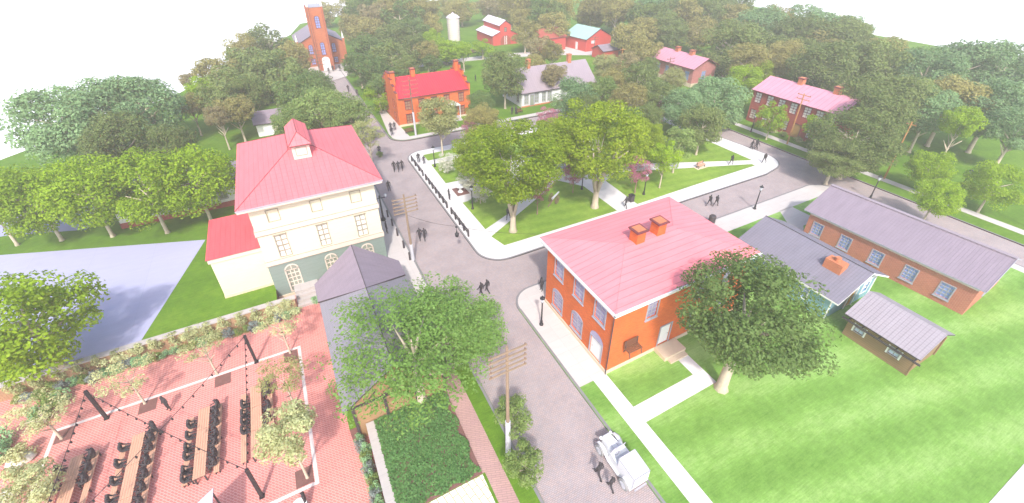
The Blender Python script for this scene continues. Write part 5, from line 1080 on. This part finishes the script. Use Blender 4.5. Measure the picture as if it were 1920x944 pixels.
def string(a, c, label, sag=0.35, n=18):
    A = Vector((*pp[a], 1.95)); Bq = Vector((*pp[c], 1.95)); t = thing('string_lights', label, 'string lights', A, 0, 'strings of bulbs over the plaza')
    P = [A.lerp(Bq, i/n)-Vector((0, 0, sag*4*(i/n)*(1-i/n)))-A for i in range(n+1)]; b = MB()
    for i in range(n): b.tube(P[i], P[i+1], 0.022, 0.022, 5, False)
    b.build('cable', M['black'], t)
    me = None
    for i in range(1, n):
        if me is None: b = MB(); b.lathe([(0.03, 0), (0.045, -0.08), (0.075, -0.15), (0.06, -0.22), (0.01, -0.25)][::-1], 7); o = b.build('bulb', M['black'], t); me = o.data
        else: o = bpy.data.objects.new('bulb', me); C.objects.link(o); o.parent = t
        o.location = P[i]
string('A', 'C', 'string of black bulbs crossing the plaza from left back to near right')
string('B', 'D', 'string of black bulbs crossing the plaza from the right back post towards the near left')
string('B', 'C', 'string of black bulbs along the right side of the plaza', 0.25)
string('A', 'D', 'string of black bulbs along the left side of the plaza', 0.25)
p = spot(400, 915, 1.5)
t = thing('canopy', 'pointed corner of a pale lilac canopy at the near edge of the plaza', 'canopy', (p.x-2.2, p.y-1.6, -1.4), 0)
b = MB(); vs = [(-2.0, -1.6, 2.9), (2.2, -1.6, 2.9), (2.2, 1.6, 2.9), (-2.0, -1.2, 2.9), (0.9, -1.2, 3.4)]; b.add(vs+[(x, y, z-0.07) for x, y, z in vs], [(0,1,4), (1,2,4), (2,3,4), (3,0,4)], 0); b.add(vs+[(x, y, z-0.07) for x, y, z in vs], [(0,5,6,1),(1,6,7,2),(2,7,8,3),(3,8,5,0),(8,7,6,5)], 1); b.build('roof', [M['canvas'], M['dark_trim']], t)
for q in ((2.1, 1.4), (2.1, -1.5), (-1.9, -1.4)): b = MB(); b.tube((*q, 0), (*q, 2.84), 0.06, 0.06, 6); b.build('post', M['dark_trim'], t)
p = spot(560, 946, -0.65)
t = thing('cafe_table', 'small round white cafe table at the near edge of the plaza', 'table', (p.x, p.y-0.1, -1.4)); b = MB(); b.lathe([(0.5, 0.71), (0.5, 0.75)], 18); b.build('tabletop', M['white'], t); b = MB(); b.lathe([(0.28, 0), (0.26, 0.04), (0.04, 0.06), (0.04, 0.708)], 10); b.build('pedestal', M['black'], t)
p = spot(36, 860, -1.0); rk = MB(); rk.lathe([(0.55, 0), (0.75, 0.25), (0.6, 0.55), (0.3, 0.68), (0.05, 0.7)], 9); o = rk.build('boulder', M['rock'], None, smooth=True, loc=(p.x, p.y, -1.42)); o.scale = (1.2, 0.7, 0.9); tag(o, 'pale boulder among the shrubs left of the plaza border', 'boulder')
p = spot(14, 925, -1.0); o2 = o.copy(); C.objects.link(o2); o2.location = (p.x, p.y, -1.42); o2.scale = (0.8, 0.8, 0.7); o2['label'] = 'smaller pale boulder at the lower left edge'

# ------------------------------------------------------------------ vintage car
t = thing('vintage_car', 'white open topped vintage car with a high boxy rear parked along the near kerb', 'car', (14.2, 11.35, -0.12), 0)
b = MB()
def sect(y, w0, z0, z1, w1): return [(-w0, y, z0), (w0, y, z0), (w1, y, z1), (-w1, y, z1)]
def loft(mb, secs):
    vs = [p for s in secs for p in s]; n = len(secs); f = [(3, 2, 1, 0), tuple(4*(n-1)+i for i in range(4))]
    for i in range(n-1):
        for j in range(4): f.append((4*i+j, 4*i+(j+1) % 4, 4*(i+1)+(j+1) % 4, 4*(i+1)+j))
    return mb.add(vs, f)
b = MB(); loft(b, [sect(-1.9, .6, .5, 1.0, .62), sect(-0.4, .64, .45, 1.05, .66), sect(0.45, .62, .45, 1.1, .6)]); b.build('body', M['carwhite'], t)
b = MB(); loft(b, [sect(0.45, .55, .5, 1.12, .42), sect(1.55, .42, .5, 1.02, .3)]); hd = b.build('bonnet', M['carwhite'], t)
b = MB(); [b.box(s*0.2-0.01, 0.5, 1.08, s*0.2+0.01, 1.5, 1.12) for s in (-1, 1)]; b.build('bonnet_hinge', M['grey_trim'], hd)
b = MB(); b.box(-.34, 1.56, .45, .34, 1.63, 1.08); b.build('radiator', M['sheath'], t)
b = MB(); loft(b, [sect(-1.95, .66, 1.0, 1.78, .64), sect(-0.45, .68, 1.06, 1.86, .66)]); tp = b.build('hood_top', M['carwhite'], t)
b = MB(); b.tube((-.64, -1.95, 1.8), (.64, -1.95, 1.8), .025, .025, 5); b.tube((-.66, -0.45, 1.88), (.66, -0.45, 1.88), .025, .025, 5); b.tube((-.65, -1.95, 1.79), (-.67, -0.45, 1.87), .025, .025, 5); b.tube((.65, -1.95, 1.79), (.67, -0.45, 1.87), .025, .025, 5); b.tube((-.64, -1.96, 1.79), (-.66, -1.93, .55), .02, .02, 5); b.tube((-.66, -0.45, 1.87), (-.68, -0.45, 1.06), .02, .02, 5); b.build('hood_seam', M['grey_trim'], tp)
b = MB(); b.add([(-.55, .42, 1.12), (.55, .42, 1.12), (.52, .3, 1.62), (-.52, .3, 1.62), (-.55, .4, 1.12), (.55, .4, 1.12), (.52, .28, 1.62), (-.52, .28, 1.62)], [(0,1,2,3),(7,6,5,4)]); ws = b.build('windscreen', M['lampglass'], t)
b = MB(); [b.tube(p, q, .025, .025, 5) for p, q in (((-.56, .41, 1.1), (-.53, .29, 1.64)), ((.56, .41, 1.1), (.53, .29, 1.64)), ((-.53, .29, 1.64), (.53, .29, 1.64)), ((-.56, .41, 1.12), (.56, .41, 1.12)))]; b.build('windscreen_frame', M['grey_trim'], ws)
b = MB(); b.box(-.5, -0.42, .95, .5, 0.0, 1.15); b.box(-.5, -0.46, 1.152, .5, -0.34, 1.5); b.build('seat', M['sheath'], t)
b = MB(); [b.tube((-0.28+0.19*math.cos(2*PI*i/12), 0.12, 1.3+0.19*math.sin(2*PI*i/12)), (-0.28+0.19*math.cos(2*PI*(i+1)/12), 0.12, 1.3+0.19*math.sin(2*PI*(i+1)/12)), 0.018, 0.018, 5, False) for i in range(12)]; b.build('steering_wheel', M['grey_trim'], t)
for s in (-1, 1):
    for yc in (1.2, -1.35):
        w_ = MB(); n = 16; w_.tube((s*0.83-0.06, yc, .41), (s*0.83+0.06, yc, .41), .41, .41, 22); wo = w_.build('wheel', M['tyre'], t)
        r_ = MB(); r_.tube((s*0.83-0.075, yc, .41), (s*0.83+0.075, yc, .41), .27, .27, 16); [r_.tube((s*0.92, yc, .41), (s*0.92, yc+.26*math.cos(a), .41+.26*math.sin(a)), .016, .016, 4) for a in [i*PI/5 for i in range(10)]]; r_.tube((s*0.8, yc, .41), (s*0.96, yc, .41), .06, .05, 8); r_.build('rim', M['sheath'], wo)
    # wings sweep over the front wheel, run along as a running board and rise over the rear wheel
    prof = [(1.75, .45), (1.62, .72), (1.3, .86), (0.95, .82), (0.62, .5), (0.35, .36), (-0.7, .34), (-0.88, .5), (-1.1, .8), (-1.4, .88), (-1.7, .78), (-1.88, .5)]
    b = MB()
    for i in range(len(prof)-1):
        (ya, za), (yb, zb) = prof[i], prof[i+1]; x0_, x1_ = s*0.56, s*0.79; b.add([(x0_, ya, za), (x1_, ya, za), (x1_, yb, zb), (x0_, yb, zb), (x0_, ya, za-.05), (x1_, ya, za-.05), (x1_, yb, zb-.05), (x0_, yb, zb-.05)], [(0,1,2,3),(7,6,5,4),(0,4,5,1),(1,5,6,2),(2,6,7,3),(3,7,4,0)])
    wg = b.build('wing', M['carwhite'], t); e = MB(); [e.tube((s*0.795, *prof[i]), (s*0.795, *prof[i+1]), .016, .016, 4, False) for i in range(len(prof)-1)]; e.build('wing_bead', M['grey_trim'], wg)
    b = MB(); b.tube((s*0.42, 1.55, .9), (s*0.42, 1.72, .9), .1, .12, 12); hl = b.build('headlight', M['carwhite'], t); b = MB(); b.tube((s*0.42, 1.722, .9), (s*0.42, 1.73, .9), .1, .1, 12); b.build('lens', M['lampglass'], hl)
b = MB(); b.box(-.5, -2.08, .5, .5, -2.0, .6); b.build('bumper', M['grey_trim'], t)

# ------------------------------------------------------------------ people
def person_mesh(name, J, rad, edges, hands):
    """one continuous skin over a posed skeleton, five fingers closed on each palm"""
    me = bpy.data.meshes.new(name); ks = list(J); me.from_pydata([J[k] for k in ks], [(ks.index(a), ks.index(b)) for a, b in edges], [])
    o = bpy.data.objects.new(name, me); C.objects.link(o); o.modifiers.new('skin', 'SKIN'); o.modifiers.new('sub', 'SUBSURF').levels = 1
    sv = me.skin_vertices[0].data
    for i, k in enumerate(ks):
        r_ = rad[k.rstrip('LR')] if k.rstrip('LR') in rad else 0.05
        sv[i].radius = r_ if isinstance(r_, tuple) else (r_, r_); sv[i].use_root = (k == 'pelvis')
    dg = bpy.context.evaluated_depsgraph_get(); ev = o.evaluated_get(dg); nm = bpy.data.meshes.new_from_object(ev); bpy.data.objects.remove(o)
    mb = MB(); mb.v = [tuple(v.co) for v in nm.vertices]; mb.f = [tuple(p.vertices) for p in nm.polygons]; mb.mi = [0]*len(mb.f)
    for w_, h_, s in hands:
        w_ = Vector(w_); h_ = Vector(h_); d = (h_-w_).normalized(); side = d.cross(Vector((1, 0, 0))).normalized()
        for i, ln in enumerate((0.07, 0.085, 0.08, 0.065)):
            p0 = h_+side*(0.03-0.02*i)-d*0.02; p1 = p0+d*ln*0.6; p2 = p1+(d*0.7+Vector((-s*0.7, 0, 0))).normalized()*ln*0.5
            mb.tube(p0, p1, .010, .009, 5); mb.tube(p1, p2, .009, .006, 5)
        p0 = w_.lerp(h_, 0.4)+side*0.03; p1 = p0+(side+d).normalized()*0.05; mb.tube(p0, p1, .012, .009, 5); mb.tube(p1, p1+d*0.03, .009, .007, 5)
    # face: nose, brow line and ears on the head
    hd = Vector(J['head']); mb.lathe([(0.001, 0.03), (0.018, 0.0), (0.02, -0.02), (0.001, -0.03)][::-1], 6, (hd.x, hd.y+0.1, hd.z-0.01))
    for s in (-1, 1): mb.lathe([(0.001, 0.03), (0.02, 0), (0.001, -0.035)][::-1], 6, (hd.x+s*0.085, hd.y, hd.z-0.01)); mb.lathe([(0.001, 0.012), (0.012, 0), (0.001, -0.012)][::-1], 6, (hd.x+s*0.035, hd.y+0.092, hd.z+0.015))
    return mb.mesh(name, M['charcoal'], True)
rad = {'pelvis': (.16, .12), 'waist': (.14, .105), 'chest': (.175, .12), 'neckb': (.1, .09), 'neck': .058, 'head': (.088, .1), 'crown': (.07, .08), 'sh': .075, 'el': .048, 'wr': .034, 'ha': .036, 'hip': .1, 'kn': .068, 'an': .046, 'toe': .04}
def E_(): return [('pelvis', 'waist'), ('waist', 'chest'), ('chest', 'neckb'), ('neckb', 'neck'), ('neck', 'head'), ('head', 'crown')]+[(a+s, b_+s) if a != 'chest' and a != 'pelvis' else (a, b_+s) for s in 'LR' for a, b_ in (('chest', 'sh'), ('sh', 'el'), ('el', 'wr'), ('wr', 'ha'), ('pelvis', 'hip'), ('hip', 'kn'), ('kn', 'an'), ('an', 'toe'))]
def skel(pose):
    J = {'pelvis': (0, 0, .93), 'waist': (0, 0, 1.08), 'chest': (0, 0.01, 1.28), 'neckb': (0, 0, 1.42), 'neck': (0, 0.01, 1.49), 'head': (0, 0.03, 1.6), 'crown': (0, 0.02, 1.68)}
    for s, x in (('L', -1), ('R', 1)):
        J['sh'+s] = (x*.19, 0, 1.38); J['hip'+s] = (x*.1, 0, .88)
        if pose == 'walk':
            q = x; J['el'+s] = (x*.26, -.08*q, 1.1); J['wr'+s] = (x*.25, -.02*q-.16*q+.1, .88); J['ha'+s] = (x*.25, -.2*q+.14, .8)
            J['kn'+s] = (x*.1, .17*q+.04, .5); J['an'+s] = (x*.1, .34*q-.06, .09 if q > 0 else .14); J['toe'+s] = (x*.11, .34*q+.1, .04)
        elif pose == 'stand':
            J['el'+s] = (x*.28, -.02, 1.1); J['wr'+s] = (x*.26, .06, .87); J['ha'+s] = (x*.25, .09, .79)
            J['kn'+s] = (x*.12, .02, .49); J['an'+s] = (x*.13, -.02, .09); J['toe'+s] = (x*.16, .13, .04)
        elif pose == 'carry':
            J['el'+s] = (x*.27, .0, 1.12); J['wr'+s] = (x*.14, .24, 1.12); J['ha'+s] = (x*.07, .3, 1.14)
            J['kn'+s] = (x*.11, .06*x+.03, .49); J['an'+s] = (x*.12, .12*x, .09); J['toe'+s] = (x*.13, .14*x+.14, .04)
        else:   # seated, forearms on the table
            J['el'+s] = (x*.25, .12, .72); J['wr'+s] = (x*.16, .36, .75); J['ha'+s] = (x*.12, .44, .77)
            J['hip'+s] = (x*.1, .03, .52); J['kn'+s] = (x*.13, .42, .52); J['an'+s] = (x*.13, .38, .1); J['toe'+s] = (x*.14, .52, .05)
            J['sh'+s] = (x*.19, .02, 1.0)
    if pose == 'sit':
        for k, v in (('pelvis', (0, -.02, .54)), ('waist', (0, -.03, .69)), ('chest', (0, 0, .9)), ('neckb', (0, .04, 1.04)), ('neck', (0, .06, 1.1)), ('head', (0, .1, 1.2)), ('crown', (0, .1, 1.28))): J[k] = v
    return J
PM = {}
for ps in ('walk', 'stand', 'carry', 'sit'):
    J = skel(ps); PM[ps] = person_mesh('person_'+ps, J, rad, E_(), [(J['wrL'], J['haL'], -1), (J['wrR'], J['haR'], 1)])
def person(x, y, pose, rz, label, z=0, sc=1.0, group=None):
    o = bpy.data.objects.new('person', PM[pose]); C.objects.link(o); o.location = (x, y, z); o.rotation_euler = (0, 0, rz); o.scale = (sc,)*3; return tag(o, label, 'person', group)
N_, S_, E__, W__ = 0, PI, -PI/2, PI/2
for x, y, ps, a, z, lb in (
    (12.0, 62.7, 'walk', S_, -.12, 'left of the three people in dark clothes walking abreast on the brick street'), (12.6, 62.4, 'walk', S_, -.12, 'middle of the three people in dark clothes walking abreast on the brick street'), (13.2, 62.5, 'walk', S_, -.12, 'right of the three people in dark clothes walking abreast on the brick street'),
    (9.7, 56.8, 'stand', S_, -.12, 'person in dark clothes standing alone in the street near the eave of the cream house'), (10.0, 43.2, 'walk', N_, -.12, 'left of the two people walking away close to the tan telegraph pole'), (10.5, 42.9, 'walk', N_, -.12, 'right of the two people walking away close to the tan telegraph pole'),
    (16.2, 63.6, 'stand', S_, 0, 'taller person on the park pavement behind the farthest railing'), (16.8, 62.7, 'stand', S_, 0, 'shorter person on the park pavement behind the farthest railing'), (11.4, 69.9, 'stand', S_, -.12, 'person beside the low shrub in the far brick street'), (16.4, 50.3, 'stand', E__, 0, 'person in dark clothes on the park pavement beside the fountain bed'),
    (12.6, 31.0, 'walk', 0.5, -.12, 'left of the couple crossing the near street junction'), (13.3, 31.1, 'walk', 0.5, -.12, 'right of the couple crossing the near street junction'), (18.3, 28.7, 'stand', W__, 0, 'person standing at the far left corner of the orange brick house'),
    (46.9, 32.6, 'walk', E__, -.12, 'left of the couple strolling along the cross street behind the pink roof'), (47.6, 32.1, 'walk', E__, -.12, 'right of the couple strolling along the cross street behind the pink roof'),
    (68.0, 42.3, 'walk', S_, -.12, 'left person of the group on the right hand street'), (68.6, 41.8, 'walk', S_, -.12, 'middle person of the group on the right hand street'), (69.2, 42.3, 'walk', S_, -.12, 'right person of the group on the right hand street'),
    (65.0, 37.7, 'walk', W__, 0, 'person striding over the rounded east corner of the park'), (59.8, 39.7, 'walk', E__, 0, 'person walking on the path right of the park bench'), (36.5, 37.3, 'walk', N_, 0, 'person entering the middle path of the park beside the litter bin'),
    (21.4, 42.2, 'walk', 2.3, 0, 'left of the two people on the diagonal path left of the forked trunk'), (22.1, 42.5, 'walk', 2.3, 0, 'right of the two people on the diagonal path by the forked trunk'),
    (12.35, 11.3, 'walk', 0.2, -.12, 'taller of the two people walking beside the white vintage car'), (12.6, 10.3, 'walk', 0.2, -.12, 'shorter of the two people walking beside the white vintage car'),
    (6.8, 46.3, 'stand', E__, 0, 'person standing at the corner of the cream house beside the twin lamp'), (6.35, 47.4, 'stand', E__, 0, 'person half hidden by the corner of the cream house'),
    (13.1, 108.4, 'walk', S_, -.12, 'person on the church street farther from the kerb'), (14.3, 103.9, 'stand', S_, -.12, 'person standing by the kerb of the church street'), (11.4, 127.0, 'stand', S_, 0.01, 'person left of the church door'), (14.4, 128.6, 'stand', S_, 0.01, 'person right of the church door'), (12.7, 128.8, 'stand', S_, 0.01, 'person directly before the church door'), (19.9, 139.2, 'walk', N_, 0, 'person on the grass right of the church wall'),
    (16.4, 79.1, 'stand', S_, 0, 'right of the two people at the corner of the stepped gable house'), (15.7, 79.2, 'stand', S_, 0, 'left of the two people at the corner of the stepped gable house'), (15.3, 76.9, 'stand', S_, 0, 'person at the kerb corner below the stepped gable house'),
    (37.4, 123.6, 'walk', W__, 0, 'person walking on the far lane left of the olive tree'), (49.8, 125.6, 'walk', E__, 0, 'left of the two people on the far lane by the timber stack'), (50.6, 125.8, 'walk', E__, 0, 'right of the two people on the far lane by the timber stack'), (42.9, 102.1, 'carry', W__, 0, 'person on the far grass right of the bright red roof'), (36.3, 88.0, 'walk', N_, 0, 'left of the two people beside the stepped gable house'), (37.0, 87.4, 'walk', N_, 0, 'right of the two people beside the stepped gable house'),
    (39.8, 76.4, 'stand', S_, 0, 'left of the two people near the bench by the white cottage'), (40.6, 76.2, 'stand', S_, 0, 'right of the two people near the bench by the white cottage'), (36.5, 52.5, 'stand', S_, 0, 'person by the bandstand under the lime trees'), (51.3, 55.5, 'stand', S_, 0, 'person on the far right lawn of the park'),
    (-14.5, 31.9, 'stand', 2.4, -1.4, 'person standing alone on the red brick plaza beside a tree pit'), (-14.9, 29.8, 'carry', 1.8, -1.4, 'person walking at the head of the second long table carrying something')):
    person(x, y, ps, a, lb, z, 1.04 if 'shorter' not in lb else 0.88)
tables_seats = {0: ([29.2, 27.9, 25.6], [29.6, 28.6, 27.7, 25.6]), 1: ([29.1, 27.8, 26.5, 25.2, 24.0], [29.9, 29.1, 28.3, 27.2, 26.2, 25.2, 24.2]), 2: ([28.9, 27.9, 26.9, 26.2, 25.1, 24.5], [29.9, 29.1, 28.3, 27.3, 26.6, 25.6, 24.9]), 3: ([28.9, 28.0, 27.3, 26.5], [30.2, 29.4, 28.0, 26.8])}
for i, (lf_, rt_) in tables_seats.items():
    x, y0, y1, nm = tabs[i]
    for side, ys in (('left', lf_), ('right', rt_)):
        for j, yy in enumerate(ys):
            person(x+(-0.95 if side == 'left' else 0.95), yy, 'sit', -PI/2 if side == 'left' else PI/2, 'seated person '+ORD[j]+' from the far end, '+side+' side of the '+nm+' long table', -1.4, 1.12, 'diners at the long tables')
p = spot(577, 948, -1.4); person(p.x, p.y, 'stand', W__, 'person standing by the small round cafe table', -1.4, 1.0)
